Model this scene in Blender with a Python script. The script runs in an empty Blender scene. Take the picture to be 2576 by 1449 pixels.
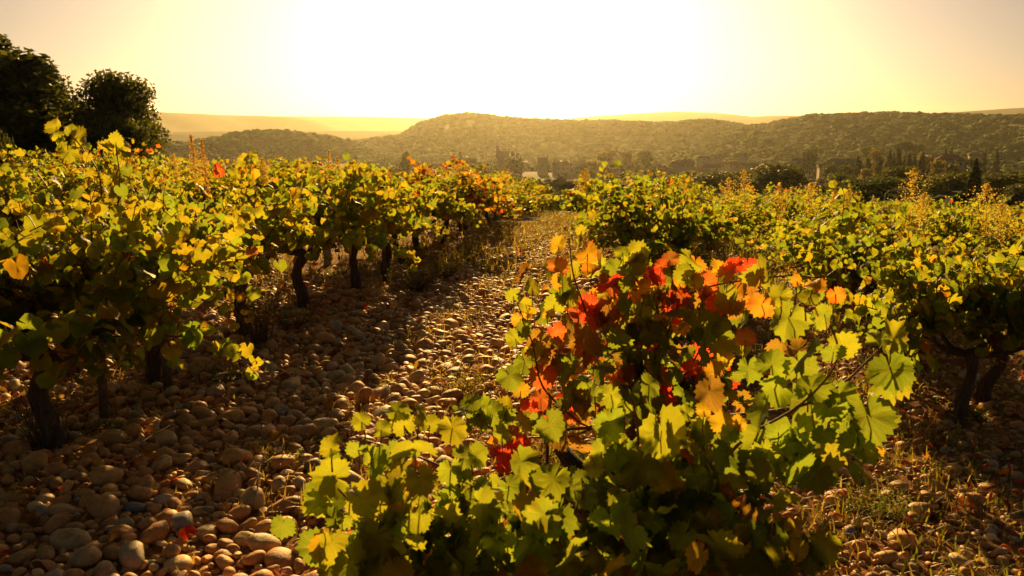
import bpy, bmesh, math, random
import numpy as np
from mathutils import Vector
R = math.radians
S = bpy.context.scene
COL = S.collection
random.seed(7)
rng = np.random.default_rng(7)

# ------------------------------------------------------------------ camera, sky, sun, exposure
CAMZ, PITCH, FPX = 1.6, R(11.4), 796.0
cam_d = bpy.data.cameras.new('camera'); cam = bpy.data.objects.new('camera', cam_d); COL.objects.link(cam)
cam_d.sensor_width = 36; cam_d.lens = FPX/1024*36
cam_d.clip_start = .05; cam_d.clip_end = 40000
cam.location = (0, 0, CAMZ); cam.rotation_euler = (R(90)-PITCH, 0, 0)
cam_d.dof.use_dof = True; cam_d.dof.focus_distance = 6.5; cam_d.dof.aperture_fstop = 6
S.camera = cam
SUN_EL, SUN_AZ = R(17.5), R(-1.0)          # azimuth from +Y towards +X
w = bpy.data.worlds.new('World'); S.world = w; w.use_nodes = True
nt = w.node_tree; nt.nodes.clear()
sky = nt.nodes.new('ShaderNodeTexSky'); sky.sky_type = 'NISHITA'; sky.sun_disc = False
sky.sun_elevation = SUN_EL; sky.sun_rotation = SUN_AZ
sky.altitude = 100; sky.air_density = .45; sky.dust_density = 2.2; sky.ozone_density = 1.0
tint = nt.nodes.new('ShaderNodeMix'); tint.data_type = 'RGBA'; tint.blend_type = 'MULTIPLY'
tint.inputs[0].default_value = 1.0; tint.inputs[7].default_value = (1.0, .81, .58, 1)
bg = nt.nodes.new('ShaderNodeBackground'); bg.inputs[1].default_value = .0285
wo = nt.nodes.new('ShaderNodeOutputWorld')
nt.links.new(sky.outputs[0], tint.inputs[6]); nt.links.new(tint.outputs[2], bg.inputs[0]); nt.links.new(bg.outputs[0], wo.inputs[0])
sl = bpy.data.lights.new('sun', 'SUN'); sun = bpy.data.objects.new('sun', sl); COL.objects.link(sun)
sl.energy = 5.0; sl.angle = R(.6); sl.color = (1.0, .60, .19)
sd = Vector((math.sin(SUN_AZ)*math.cos(SUN_EL), math.cos(SUN_AZ)*math.cos(SUN_EL), math.sin(SUN_EL)))
sun.rotation_euler = sd.to_track_quat('Z', 'Y').to_euler(); sun.location = (0, 20, 30)
S.view_settings.view_transform = 'Standard'; S.view_settings.look = 'None'
S.view_settings.exposure = 1.05; S.view_settings.gamma = 1
S.render.engine = 'CYCLES'
cy = S.cycles
cy.max_bounces = 10; cy.diffuse_bounces = 6; cy.glossy_bounces = 2; cy.transmission_bounces = 8; cy.volume_bounces = 0
cy.transparent_max_bounces = 8; cy.use_denoising = True; cy.sample_clamp_indirect = 6
HAZE_DENS, HAZE_G, HAZE_COL = .000055, .79, (1.0, .97, .74, 1)

# ------------------------------------------------------------------ helpers
def tag(o, label=None, cat=None, group=None, kind=None):
    if label: o['label'] = label
    if cat: o['category'] = cat
    if group: o['group'] = group
    if kind: o['kind'] = kind
    return o
def empty(name, loc, rz=0):
    o = bpy.data.objects.new(name, None); COL.objects.link(o)
    o.location = loc; o.rotation_euler = (0, 0, rz); o.empty_display_size = .2
    return o
def link(name, me, parent=None, loc=None, rz=0):
    o = bpy.data.objects.new(name, me); COL.objects.link(o)
    if parent: o.parent = parent
    if loc is not None: o.location = loc
    if rz: o.rotation_euler = (0, 0, rz)
    return o
def mesh(name, V, F, mat, C=None, uv=None, smooth=True):
    V = np.asarray(V, np.float32).reshape(-1, 3); F = np.asarray(F, np.int32).reshape(-1, 3)
    me = bpy.data.meshes.new(name)
    me.vertices.add(len(V)); me.vertices.foreach_set('co', V.ravel())
    me.loops.add(F.size); me.loops.foreach_set('vertex_index', F.ravel())
    me.polygons.add(len(F)); me.polygons.foreach_set('loop_start', np.arange(len(F), dtype=np.int32)*3)
    me.polygons.foreach_set('use_smooth', np.full(len(F), smooth))
    if C is not None:
        C = np.asarray(C, np.float32); C = np.hstack([C[:, :3], np.ones((len(C), 1), np.float32)])
        a = me.color_attributes.new('col', 'FLOAT_COLOR', 'POINT'); a.data.foreach_set('color', C.ravel())
    if uv is not None:
        a = me.attributes.new('luv', 'FLOAT2', 'POINT'); a.data.foreach_set('vector', np.asarray(uv, np.float32).ravel())
    me.update(calc_edges=True); me.validate()
    if mat: me.materials.append(mat)
    return me
class MB:
    def __init__(s): s.V, s.F, s.C, s.n = [], [], [], 0
    def add(s, V, F, C=(.1, .1, .1)):
        V = np.asarray(V, float).reshape(-1, 3); s.V.append(V); s.F.append(np.asarray(F, int).reshape(-1, 3)+s.n)
        C = np.asarray(C, float); s.C.append(np.tile(C, (len(V), 1)) if C.ndim == 1 else C); s.n += len(V)
    def tube(s, P, rad, sides=6, C=(.1, .1, .1), cap=True):
        P = np.asarray(P, float); n = len(P); rad = np.broadcast_to(rad, (n,)) if np.ndim(rad) == 0 else np.asarray(rad, float)
        T = np.gradient(P, axis=0); T /= np.linalg.norm(T, axis=1)[:, None]+1e-9
        up = np.array([.31, .17, .93]) if abs(T[0, 2]) < .9 else np.array([.95, .2, .1])
        A = np.cross(T, up); A /= np.linalg.norm(A, axis=1)[:, None]+1e-9; B = np.cross(T, A)
        th = np.arange(sides)*2*math.pi/sides
        V = P[:, None]+rad[:, None, None]*(A[:, None]*np.cos(th)[None, :, None]+B[:, None]*np.sin(th)[None, :, None])
        V = V.reshape(-1, 3); F = []
        for i in range(n-1):
            for j in range(sides):
                a, b = i*sides+j, i*sides+(j+1) % sides; F += [(a, b, b+sides), (a, b+sides, a+sides)]
        if cap:
            V = np.vstack([V, P[0], P[-1]])
            for j in range(sides):
                k = (j+1) % sides; F += [(k, j, n*sides), ((n-1)*sides+j, (n-1)*sides+k, n*sides+1)]
        s.add(V, F, C)
    def box(s, lo, hi, C=(.1, .1, .1)):
        x0, y0, z0 = lo; x1, y1, z1 = hi
        V = [(x0,y0,z0),(x1,y0,z0),(x1,y1,z0),(x0,y1,z0),(x0,y0,z1),(x1,y0,z1),(x1,y1,z1),(x0,y1,z1)]
        Q = [(0,3,2,1),(4,5,6,7),(0,1,5,4),(1,2,6,5),(2,3,7,6),(3,0,4,7)]
        s.add(V, [t for q in Q for t in ((q[0],q[1],q[2]),(q[0],q[2],q[3]))], C)
    def build(s, name, mat, smooth=True):
        return mesh(name, np.vstack(s.V), np.vstack(s.F), mat, np.vstack(s.C), None, smooth)
cp, sp = math.cos(PITCH), math.sin(PITCH)
def ray(u, v):
    "direction through photo point (u, v), measured on a 2576 x 1449 copy of the photo"
    x = (u*.39752-512)/FPX; y = -(v*.39752-288)/FPX
    return np.array([x, cp+sp*y, -sp+cp*y])
def at(u, v, Y):
    d = ray(u, v); return np.array([0, 0, CAMZ])+d*(Y/d[1])
def gnear(x, y):
    x = np.asarray(x, float); y = np.asarray(y, float)
    z = -.003*np.clip(y-6, 0, 20)**2
    z = z-45*(1-np.exp(-np.clip(y-26, 0, None)/375))
    fade = 1/(1+(np.clip(np.hypot(x, y)-18, 0, None)/40)**2)
    z = z-(.035*np.clip(x, -9, 9)+.045*np.clip(x-1.5, 0, 9))*fade
    z = z+fade*(.014*np.sin(3.1*x+1.3)*np.sin(2.7*y+.4)+.02*np.sin(1.1*x+.7*y)+.01*np.sin(6.3*x+2*np.sin(4*y)))
    far = np.clip((np.hypot(x, y)-150)/300, 0, 1)
    return z+far*(1.6*np.sin(x*.013+1)*np.sin(y*.011)+.8*np.sin(x*.031+y*.021))
G = lambda x, y: float(gnear(x, y))

# ---- materials
def M(name):
    m = bpy.data.materials.new(name); m.use_nodes = True; t = m.node_tree; t.nodes.clear()
    out = t.nodes.new('ShaderNodeOutputMaterial')
    return m, t, out
def N(t, typ, **kw):
    n = t.nodes.new(typ)
    for k, v in kw.items():
        if k.startswith('i_'):
            key = k[2:]; key = int(key) if key.isdigit() else key.replace('_', ' ')
            n.inputs[key].default_value = v
        else: setattr(n, k, v)
    return n
def mixc(t, a, b, fac, mode='MIX'):
    n = N(t, 'ShaderNodeMix', data_type='RGBA', blend_type=mode)
    for s, v in ((6, a), (7, b), (0, fac)):
        if hasattr(v, 'links') or hasattr(v, 'is_linked'): t.links.new(v, n.inputs[s])
        else: n.inputs[s].default_value = v
    return n.outputs[2]
def math_(t, op, a, b=None, clamp=False):
    n = N(t, 'ShaderNodeMath', operation=op, use_clamp=clamp)
    for s, v in ((0, a), (1, b)):
        if v is None: continue
        if hasattr(v, 'is_linked'): t.links.new(v, n.inputs[s])
        else: n.inputs[s].default_value = v
    return n.outputs[0]
def noise(t, scale, detail=4, rough=.55, co=None):
    n = N(t, 'ShaderNodeTexNoise', i_Scale=scale, i_Detail=detail, i_Roughness=rough)
    if co: t.links.new(co, n.inputs['Vector'])
    return n
def ramp(t, fac, stops):
    n = N(t, 'ShaderNodeValToRGB'); e = n.color_ramp.elements
    while len(e) < len(stops): e.new(.5)
    for k, (p, c) in zip(e, stops): k.position = p; k.color = (*c, 1)
    t.links.new(fac, n.inputs[0]); return n.outputs[0]
def leaf_material(name, trans=.64, veins=False, rough=.48, gam=.43, spec=.15):
    m, t, out = M(name)
    c = N(t, 'ShaderNodeAttribute', attribute_name='col').outputs[0]
    nz = noise(t, 60 if veins else 25, 3, .6, N(t, 'ShaderNodeTexCoord').outputs['Object'])
    c = mixc(t, c, (.75, .7, .5, 1), math_(t, 'MULTIPLY', math_(t, 'SUBTRACT', nz.outputs[0], .42, True), 2.2, True), 'MULTIPLY')
    bumpfac = None
    if veins:
        uv = N(t, 'ShaderNodeAttribute', attribute_name='luv').outputs['Vector']
        sx = N(t, 'ShaderNodeSeparateXYZ'); t.links.new(uv, sx.inputs[0])
        ax = math_(t, 'ABSOLUTE', sx.outputs[0]); acc = None
        for ang in (0, 50, 103):
            ca, sa = math.cos(R(ang)), math.sin(R(ang))
            perp = math_(t, 'ABSOLUTE', math_(t, 'SUBTRACT', math_(t, 'MULTIPLY', ax, ca), math_(t, 'MULTIPLY', sx.outputs[1], sa)))
            along = math_(t, 'ADD', math_(t, 'MULTIPLY', ax, sa), math_(t, 'MULTIPLY', sx.outputs[1], ca))
            v = math_(t, 'MULTIPLY', math_(t, 'SUBTRACT', 1.0, math_(t, 'DIVIDE', perp, .022), True), math_(t, 'GREATER_THAN', along, 0.0))
            # side veins: slanting stripes off the main one
            st = math_(t, 'FRACT', math_(t, 'MULTIPLY', math_(t, 'SUBTRACT', along, math_(t, 'MULTIPLY', perp, .9)), 6.0))
            sv = math_(t, 'MULTIPLY', math_(t, 'MULTIPLY', math_(t, 'LESS_THAN', st, .12), math_(t, 'LESS_THAN', perp, .26)), .45)
            sv = math_(t, 'MULTIPLY', sv, math_(t, 'GREATER_THAN', along, 0.05))
            v = math_(t, 'MAXIMUM', v, sv)
            acc = v if acc is None else math_(t, 'MAXIMUM', acc, v)
        c = mixc(t, c, (.36, .28, .05, 1), math_(t, 'MULTIPLY', acc, .22))
        bumpfac = acc
    p = N(t, 'ShaderNodeBsdfPrincipled', i_Roughness=rough); p.inputs['Specular IOR Level'].default_value = spec
    t.links.new(c, p.inputs['Base Color'])
    g = N(t, 'ShaderNodeGamma', i_Gamma=gam); t.links.new(c, g.inputs[0])
    tr = N(t, 'ShaderNodeBsdfTranslucent'); t.links.new(mixc(t, g.outputs[0], (1.0, .93, .22, 1), 1.0, 'MULTIPLY'), tr.inputs[0])
    bn = noise(t, 45, 3, .6, N(t, 'ShaderNodeTexCoord').outputs['Object'])
    b = N(t, 'ShaderNodeBump', i_Strength=.35, i_Distance=.01); t.links.new(bn.outputs[0], b.inputs['Height'])
    t.links.new(b.outputs[0], p.inputs['Normal'])
    mx = N(t, 'ShaderNodeMixShader', i_0=trans); t.links.new(p.outputs[0], mx.inputs[1]); t.links.new(tr.outputs[0], mx.inputs[2])
    t.links.new(mx.outputs[0], out.inputs[0]); return m
def plain_material(name, base=None, rough=.8, var=.4, scale=8, bump=.3, bdist=.02, objrand=0, spec=.25):
    m, t, out = M(name)
    if base is None: c = N(t, 'ShaderNodeAttribute', attribute_name='col').outputs[0]
    else:
        rgb = N(t, 'ShaderNodeRGB'); rgb.outputs[0].default_value = (*base, 1); c = rgb.outputs[0]
    co = N(t, 'ShaderNodeTexCoord').outputs['Object']
    nz = noise(t, scale, 6, .6, co)
    d = ramp(t, nz.outputs[0], [(.3, (1-var,)*3), (.7, (1+var*.5,)*3)])
    c = mixc(t, c, d, 1.0, 'MULTIPLY')
    p = N(t, 'ShaderNodeBsdfPrincipled', i_Roughness=rough); p.inputs['Specular IOR Level'].default_value = spec
    t.links.new(c, p.inputs['Base Color'])
    if bump:
        n2 = noise(t, scale*3, 6, .65, co)
        b = N(t, 'ShaderNodeBump', i_Strength=bump, i_Distance=bdist); t.links.new(n2.outputs[0], b.inputs['Height']); t.links.new(b.outputs[0], p.inputs['Normal'])
    t.links.new(p.outputs[0], out.inputs[0]); return m
def bark_material():
    m, t, out = M('vine_bark')
    co = N(t, 'ShaderNodeTexCoord').outputs['Object']
    mp = N(t, 'ShaderNodeMapping'); mp.inputs['Scale'].default_value = (60, 60, 7); t.links.new(co, mp.inputs[0])
    nz = noise(t, 1.0, 6, .65, mp.outputs[0])
    c = ramp(t, nz.outputs[0], [(.3, (.025, .016, .01)), (.55, (.09, .06, .038)), (.75, (.19, .14, .09))])
    p = N(t, 'ShaderNodeBsdfPrincipled', i_Roughness=.9); t.links.new(c, p.inputs['Base Color'])
    b = N(t, 'ShaderNodeBump', i_Strength=1.0, i_Distance=.012); t.links.new(nz.outputs[0], b.inputs['Height']); t.links.new(b.outputs[0], p.inputs['Normal'])
    t.links.new(p.outputs[0], out.inputs[0]); return m
def stone_material():
    m, t, out = M('cobble_stone')
    att = N(t, 'ShaderNodeAttribute', attribute_name='col').outputs[0]
    oc = N(t, 'ShaderNodeObjectInfo')
    c = mixc(t, att, oc.outputs['Color'], 1.0, 'MULTIPLY')
    tc = N(t, 'ShaderNodeTexCoord'); geo = N(t, 'ShaderNodeNewGeometry')
    n1 = noise(t, 14, 5, .6, geo.outputs['Position']); n2 = noise(t, 90, 4, .6, geo.outputs['Position'])
    c = mixc(t, c, ramp(t, n1.outputs[0], [(.3, (.62, .58, .52)), (.5, (1, 1, 1)), (.72, (1.25, 1.12, .95))]), 1.0, 'MULTIPLY')
    c = mixc(t, c, ramp(t, n2.outputs[0], [(.35, (.8, .8, .8)), (.65, (1.12, 1.12, 1.12))]), 1.0, 'MULTIPLY')
    p = N(t, 'ShaderNodeBsdfPrincipled', i_Roughness=.62); p.inputs['Specular IOR Level'].default_value = .35
    t.links.new(c, p.inputs['Base Color'])
    b = N(t, 'ShaderNodeBump', i_Strength=.35, i_Distance=.006); t.links.new(n2.outputs[0], b.inputs['Height']); t.links.new(b.outputs[0], p.inputs['Normal'])
    t.links.new(p.outputs[0], out.inputs[0]); return m
def ground_material():
    m, t, out = M('ground_soil')
    geo = N(t, 'ShaderNodeNewGeometry'); pos = geo.outputs['Position']
    sx = N(t, 'ShaderNodeSeparateXYZ'); t.links.new(pos, sx.inputs[0])
    n1 = noise(t, 2.2, 6, .6, pos); n2 = noise(t, 40, 5, .65, pos)
    soil = ramp(t, n1.outputs[0], [(.3, (.16, .075, .022)), (.55, (.27, .135, .045)), (.75, (.36, .19, .07))])
    soil = mixc(t, soil, ramp(t, n2.outputs[0], [(.3, (.5, .48, .45)), (.7, (1.35, 1.3, 1.2))]), 1.0, 'MULTIPLY')
    vor = N(t, 'ShaderNodeTexVoronoi', i_Scale=.011); t.links.new(pos, vor.inputs['Vector'])
    vs = N(t, 'ShaderNodeSeparateColor'); t.links.new(vor.outputs['Color'], vs.inputs[0])
    field = ramp(t, vs.outputs[0], [(0, (.03, .038, .01)), (.3, (.05, .06, .012)), (.55, (.09, .085, .016)), (.8, (.04, .045, .01)), (1, (.07, .05, .02))])
    n3 = noise(t, .05, 6, .65, pos)
    field = mixc(t, field, ramp(t, n3.outputs[0], [(.35, (.5, .55, .4)), (.65, (1.1, 1.1, 1.0))]), 1.0, 'MULTIPLY')
    dry = ramp(t, noise(t, 6, 5, .6, pos).outputs[0], [(.3, (.10, .075, .02)), (.7, (.2, .13, .035))])
    mg = N(t, 'ShaderNodeMapRange', i_1=13.0, i_2=24.0); t.links.new(sx.outputs[1], mg.inputs[0])
    mf = N(t, 'ShaderNodeMapRange', i_1=26.0, i_2=60.0); t.links.new(sx.outputs[1], mf.inputs[0])
    c = mixc(t, soil, dry, mg.outputs[0]); c = mixc(t, c, field, mf.outputs[0])
    p = N(t, 'ShaderNodeBsdfPrincipled', i_Roughness=.95); p.inputs['Specular IOR Level'].default_value = .1
    t.links.new(c, p.inputs['Base Color'])
    b = N(t, 'ShaderNodeBump', i_Strength=.7, i_Distance=.03); t.links.new(n2.outputs[0], b.inputs['Height']); t.links.new(b.outputs[0], p.inputs['Normal'])
    t.links.new(p.outputs[0], out.inputs[0]); return m
M_leaf = leaf_material('vine_leaf')
M_leafhd = leaf_material('vine_leaf_veined', veins=True)
M_tree = leaf_material('tree_leaf', trans=.48, rough=.6, gam=.8, spec=.2)
M_plume = leaf_material('dry_seedhead', trans=.55, rough=.8, gam=.8, spec=.1)
M_grass = leaf_material('grass_blade', trans=.5, rough=.5, gam=.75, spec=.3)
M_cane = plain_material('vine_cane', None, .55, .35, 30, .2, .004)
M_bark = bark_material()
M_stone = stone_material()
M_ground = ground_material()
M_wood = plain_material('weathered_wood', (.16, .12, .085), .85, .5, 25, .5, .006)
M_concrete = plain_material('grey_post', (.34, .30, .25), .85, .3, 20, .3, .004)
M_wire = plain_material('pale_cord', (.62, .55, .42), .5, .15, 40, 0)
M_wall = plain_material('rendered_wall', None, .9, .25, .7, 0)
M_roof = plain_material('tile_roof', None, .85, .4, 1.2, .3, .1)
M_glass = plain_material('dark_opening', (.03, .027, .025), .4, .2, 1, 0)
M_forest = plain_material('woodland_canopy', None, .9, .5, .6, .6, .8, spec=.05)
M_hill = plain_material('hill_ground', (.075, .07, .025), .95, .4, .02, 0, spec=.05)
M_far = plain_material('far_ridge', (.10, .09, .045), .95, .3, .002, 0, spec=.05)
M_trunk = plain_material('tree_bark', (.07, .05, .035), .9, .4, 6, .4, .03)
M_metal = plain_material('lamp_metal', (.3, .3, .3), .5, .2, 10, 0)

# ------------------------------------------------------------------ ground sheet, hills, far ridges
def ground_sheet():
    az = np.linspace(-math.pi, math.pi, 361)[:-1]
    r = [.25]
    while r[-1] < 7000: r.append(r[-1]*1.032+.03)
    r = np.array(r); A, RR = np.meshgrid(az, r); X, Y = RR*np.sin(A), RR*np.cos(A)
    Z = gnear(X, Y); V = np.stack([X, Y, Z], -1).reshape(-1, 3)
    nr, na = len(r), len(az)
    i, j = np.meshgrid(np.arange(nr-1), np.arange(na), indexing='ij'); k = (j+1) % na
    a, b, c, d = i*na+j, i*na+k, (i+1)*na+k, (i+1)*na+j
    F = np.concatenate([np.stack([a, c, b], -1).reshape(-1, 3), np.stack([a, d, c], -1).reshape(-1, 3)])
    n = len(V); V = np.vstack([V, [0, 0, G(0, 0)]])
    F = np.vstack([F, [(n, j, (j+1) % na) for j in range(na)]])
    return mesh('ground', V, F, M_ground)
tag(link('ground', ground_sheet()), kind='structure')
def ridge_dir(u, v):
    d = ray(u, v); h = math.hypot(d[0], d[1]); return math.atan2(d[0], d[1]), d[2]/h
class Hill:
    "a mound whose crest runs along a line of bearings and elevation angles at a real distance"
    def __init__(s, pts, r_foot, r_crest, r_back, zf, sink=0., ends=(0.06, 0.06), bump=1.0):
        A = [ridge_dir(*p) for p in pts]
        s.az = np.array([a for a, _ in A]); s.el = np.array([e for _, e in A])
        s.rf, s.rc, s.rb, s.zf, s.sink, s.ends, s.bump = r_foot, r_crest, r_back, zf, sink, ends, bump
        s.lo, s.hi = s.az[0]-ends[0], s.az[-1]+ends[1]
    def crest(s, az):
        e = np.interp(az, s.az, s.el); z = CAMZ+e*s.rc-s.sink
        tl = np.clip((az-s.lo)/s.ends[0], 0, 1) if s.ends[0] else 1; th = np.clip((s.hi-az)/s.ends[1], 0, 1) if s.ends[1] else 1
        f = tl*tl*(3-2*tl)*th*th*(3-2*th)
        return s.zf+(z-s.zf)*f
    def surf(s, az, t):
        "t 0..1 foot to crest, 1..2 crest to back"
        wob = 1+.06*np.sin(az*17)+.04*np.sin(az*41+1)
        rf = s.rf*wob
        r = np.where(t <= 1, rf+(s.rc-rf)*t, s.rc+(s.rb-s.rc)*(t-1))
        tt = np.where(t <= 1, t, 2-t); pr = .45*tt+.55*tt*tt*(3-2*tt)
        z = s.zf+(s.crest(az)-s.zf)*pr
        q = s.bump*np.sin(tt*math.pi)*(5*np.sin(az*60+t*6)+3*np.sin(az*131+t*11+1)+2*np.sin(az*230-t*17))
        return r*np.sin(az), r*np.cos(az), z+q
    def build(s, name, mat, na=220, nt_=40):
        az = np.linspace(s.lo, s.hi, na); t = np.linspace(0, 2, nt_); T, A = np.meshgrid(t, az, indexing='ij')
        X, Y, Z = s.surf(A, T); Z = np.where((T == 0) | (T == 2), s.zf-6, Z)
        V = np.stack([X, Y, Z], -1).reshape(-1, 3)
        i, j = np.meshgrid(np.arange(nt_-1), np.arange(na-1), indexing='ij')
        a, b, c, d = i*na+j, i*na+j+1, (i+1)*na+j+1, (i+1)*na+j
        F = np.concatenate([np.stack([a, b, c], -1).reshape(-1, 3), np.stack([a, c, d], -1).reshape(-1, 3)])
        return tag(link(name, mesh(name, V, F, mat)), kind='structure')
HA = Hill([(-500, 352), (100, 355), (400, 357), (470, 355), (530, 345), (600, 330), (680, 325), (760, 330), (830, 340), (870, 351)], 980, 1230, 1500, -44, 5, (.1, .05), .6)
HB = Hill([(905, 352), (950, 345), (1010, 336), (1035, 319), (1060, 303), (1110, 290), (1165, 284), (1200, 283), (1250, 290), (1330, 298), (1480, 300), (1560, 302), (1650, 306), (1710, 303), (1780, 297), (1810, 303), (1860, 310), (1900, 316)], 1080, 1650, 2100, -45, 5, (.07, .12))
HC = Hill([(1860, 316), (1895, 313), (1930, 308), (1990, 297), (2040, 288), (2130, 284), (2230, 281), (2330, 284), (2440, 286), (2576, 290), (2900, 296), (3300, 300)], 860, 1480, 1900, -44, 5, (.12, .1))
HD = Hill([(-400, 332), (380, 332), (560, 330), (760, 329), (1010, 329), (1200, 331)], 2250, 2600, 2900, -46, 0, (.1, .1), .3)
HE = Hill([(-1200, 285), (-400, 270), (200, 274), (355, 278), (430, 283), (550, 288), (700, 292), (850, 293), (1000, 295), (1200, 302)], 4200, 4900, 5600, -46, 0, (.1, .15), 1)
HF = Hill([(1500, 292), (1600, 285), (1700, 280), (1800, 283), (1890, 292), (1980, 290), (2300, 288), (2450, 278), (2576, 270), (2900, 266), (3400, 280)], 4300, 4800, 5500, -46, 0, (.15, .1), 1)
HA.build('hill', M_hill); HB.build('hill', M_hill); HC.build('hill', M_hill)
HD.build('plateau', M_far); HE.build('far_ridge', M_far); HF.build('far_ridge', M_far)

# ---- woodland on the hills: one mass nobody could count
def ico(sub):
    bm = bmesh.new(); bmesh.ops.create_icosphere(bm, subdivisions=sub, radius=1)
    bm.verts.ensure_lookup_table(); V = np.array([v.co[:] for v in bm.verts]); F = np.array([[v.index for v in f.verts] for f in bm.faces]); bm.free(); return V, F
I1, I2, I3 = ico(1), ico(2), ico(3)
def scatter_blobs(P, rad, flat, cols, base, seed, amp=.28):
    g = np.random.default_rng(seed); V0, F0 = base; n, k = len(P), len(V0)
    a = g.uniform(0, 6.28, n); ca, sa = np.cos(a), np.sin(a)
    jit = 1+g.normal(0, amp, (n, k))
    L = V0[None]*jit[..., None]*rad[:, None, None]*np.stack([np.ones(n), np.ones(n), flat], -1)[:, None]
    X = L[..., 0]*ca[:, None]-L[..., 1]*sa[:, None]; Y = L[..., 0]*sa[:, None]+L[..., 1]*ca[:, None]
    V = np.stack([X, Y, L[..., 2]], -1)+P[:, None]
    F = F0[None]+(np.arange(n)*k)[:, None, None]
    C = np.repeat(cols[:, None], k, 1)*(1+g.normal(0, .05, (n, k, 1)))
    return V.reshape(-1, 3), F.reshape(-1, 3), np.clip(C, .004, 1).reshape(-1, 3)
def forest():
    Vs, Fs, Cs, n0 = [], [], [], 0
    for h, cnt, sd in ((HA, 2600, 1), (HB, 6500, 2), (HC, 8500, 3)):
        g = np.random.default_rng(sd); lo, hi = max(h.lo, -.72), min(h.hi, .72)
        az = g.uniform(lo, hi, cnt); t = np.concatenate([g.uniform(.03, 1.02, int(cnt*.86)), g.uniform(.93, 1.04, cnt-int(cnt*.86))])
        X, Y, Z = h.surf(az, t)
        keep = np.sin(az*55+t*7)*np.sin(t*19+az*23)+g.normal(0, .4, cnt) > -.75
        X, Y, Z, m = X[keep], Y[keep], Z[keep], keep.sum()
        rad = g.uniform(3.2, 6.2, m); flat = g.uniform(.4, .75, m)
        c = np.array([.055, .1, .014])*g.uniform(.75, 1.25, (m, 1))*np.array([1, 1, 1])+g.uniform(0, .03, (m, 1))*np.array([1, .7, 0])
        V, F, C = scatter_blobs(np.stack([X, Y, Z+rad*.35], -1), rad, flat, c, I2, sd)
        Vs.append(V); Fs.append(F+n0); Cs.append(C); n0 += len(V)
    return mesh('hill_woodland', np.vstack(Vs), np.vstack(Fs), M_forest, np.vstack(Cs), None, True)
tag(link('hill_woodland', forest()), 'hazy dark green woodland covering the hills behind the village', 'woodland', None, 'stuff')

def valley_wood():
    g = np.random.default_rng(15); n = 4300; Y = 60+1060*g.random(n)**.9; az = np.where(g.random(n) < .55, g.uniform(-.05, .66, n), g.uniform(-.66, .1, n)); X = np.tan(az)*Y
    u = X/Y*FPX*cp+512; keep = (np.sin(X*.021+Y*.013)*np.sin(Y*.017-X*.007)+g.normal(0, .35, n) > -.25) & ~((Y < 330) & (az < -.03)) & ~((u > 470) & (u < 790) & (Y > 500) & (Y < 720) & (g.random(n) < .9)) & ~((u > 480) & (u < 600) & (Y > 585) & (Y < 720))
    X, Y = X[keep], Y[keep]; m = len(X); rad = g.uniform(2.2, 4.6, m)*np.clip(Y/220, .35, 1); flat = g.uniform(.6, 1.1, m)
    c = np.array([.045, .06, .014])*g.uniform(.5, 1.6, (m, 1))+g.uniform(0, .05, (m, 1))*np.array([1, .75, 0])*(g.random((m, 1)) < .3)
    V, F, C = scatter_blobs(np.stack([X, Y, gnear(X, Y)+rad*.5], -1), rad, flat, c, I2, 16, .2)
    return mesh('valley_scrub', V, F, M_forest, C, None, False)
tag(link('valley_scrub', valley_wood()), 'hedges and scrub filling the hazy valley between village and vineyard', 'scrub', None, 'stuff')

# ------------------------------------------------------------------ haze: one closed box of even air
hb = MB(); hb.box((-7400, -7400, -62), (7400, 7400, 175))
hm = bpy.data.materials.new('haze_air'); hm.use_nodes = True; t = hm.node_tree; t.nodes.clear()
ho = t.nodes.new('ShaderNodeOutputMaterial'); pv = t.nodes.new('ShaderNodeVolumePrincipled')
pv.inputs['Color'].default_value = HAZE_COL; pv.inputs['Density'].default_value = HAZE_DENS; pv.inputs['Anisotropy'].default_value = HAZE_G
t.links.new(pv.outputs[0], ho.inputs['Volume'])
hz = link('haze', hb.build('haze', None, False)); hz.data.materials.append(hm); tag(hz, 'golden evening haze filling the air over the valley', 'haze', None, 'stuff')

# ------------------------------------------------------------------ vine leaves
def leaf_template(n, ring):
    th = np.linspace(-math.pi, math.pi, n+1)[:-1]; d = np.degrees(np.abs(th))
    key = [0, 24, 50, 78, 105, 135, 160, 172, 180]; val = [1.0, .84, .95, .80, .86, .76, .70, .52, .14]
    r = np.interp(d, key, val)
    if n >= 24: r = r*(1+.085*np.where(np.arange(n) % 2 == 0, 1, -1)*(d < 165))
    P = np.stack([np.sin(th)*r*.62, np.cos(th)*r*.62], -1)
    V = [np.zeros((1, 2))]; F = []; lev = [.5, 1.0] if ring else [1.0]
    for q in lev: V.append(P*q)
    for j in range(n):
        k = (j+1) % n; F.append((0, 1+j, 1+k))
        if ring: F += [(1+j, 1+n+j, 1+n+k), (1+j, 1+n+k, 1+k)]
    V = np.vstack(V); rad = np.concatenate([[0]]+[np.full(n, q) for q in lev])
    return V, np.array([(a, c, b) for a, b, c in F]), rad
LT = {'hd': leaf_template(36, True), 'mid': leaf_template(18, True), 'low': leaf_template(11, False)}
PAL = dict(G=(.052, .125, .005), DG=(.034, .07, .004), YG=(.115, .14, .003), AM=(.165, .12, .003), Y=(.31, .155, .003), OR=(.42, .09, .005), RED=(.72, .003, .01), BR=(.11, .035, .009))
def unit(a): return a/(np.linalg.norm(a, axis=-1, keepdims=True)+1e-9)
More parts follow.
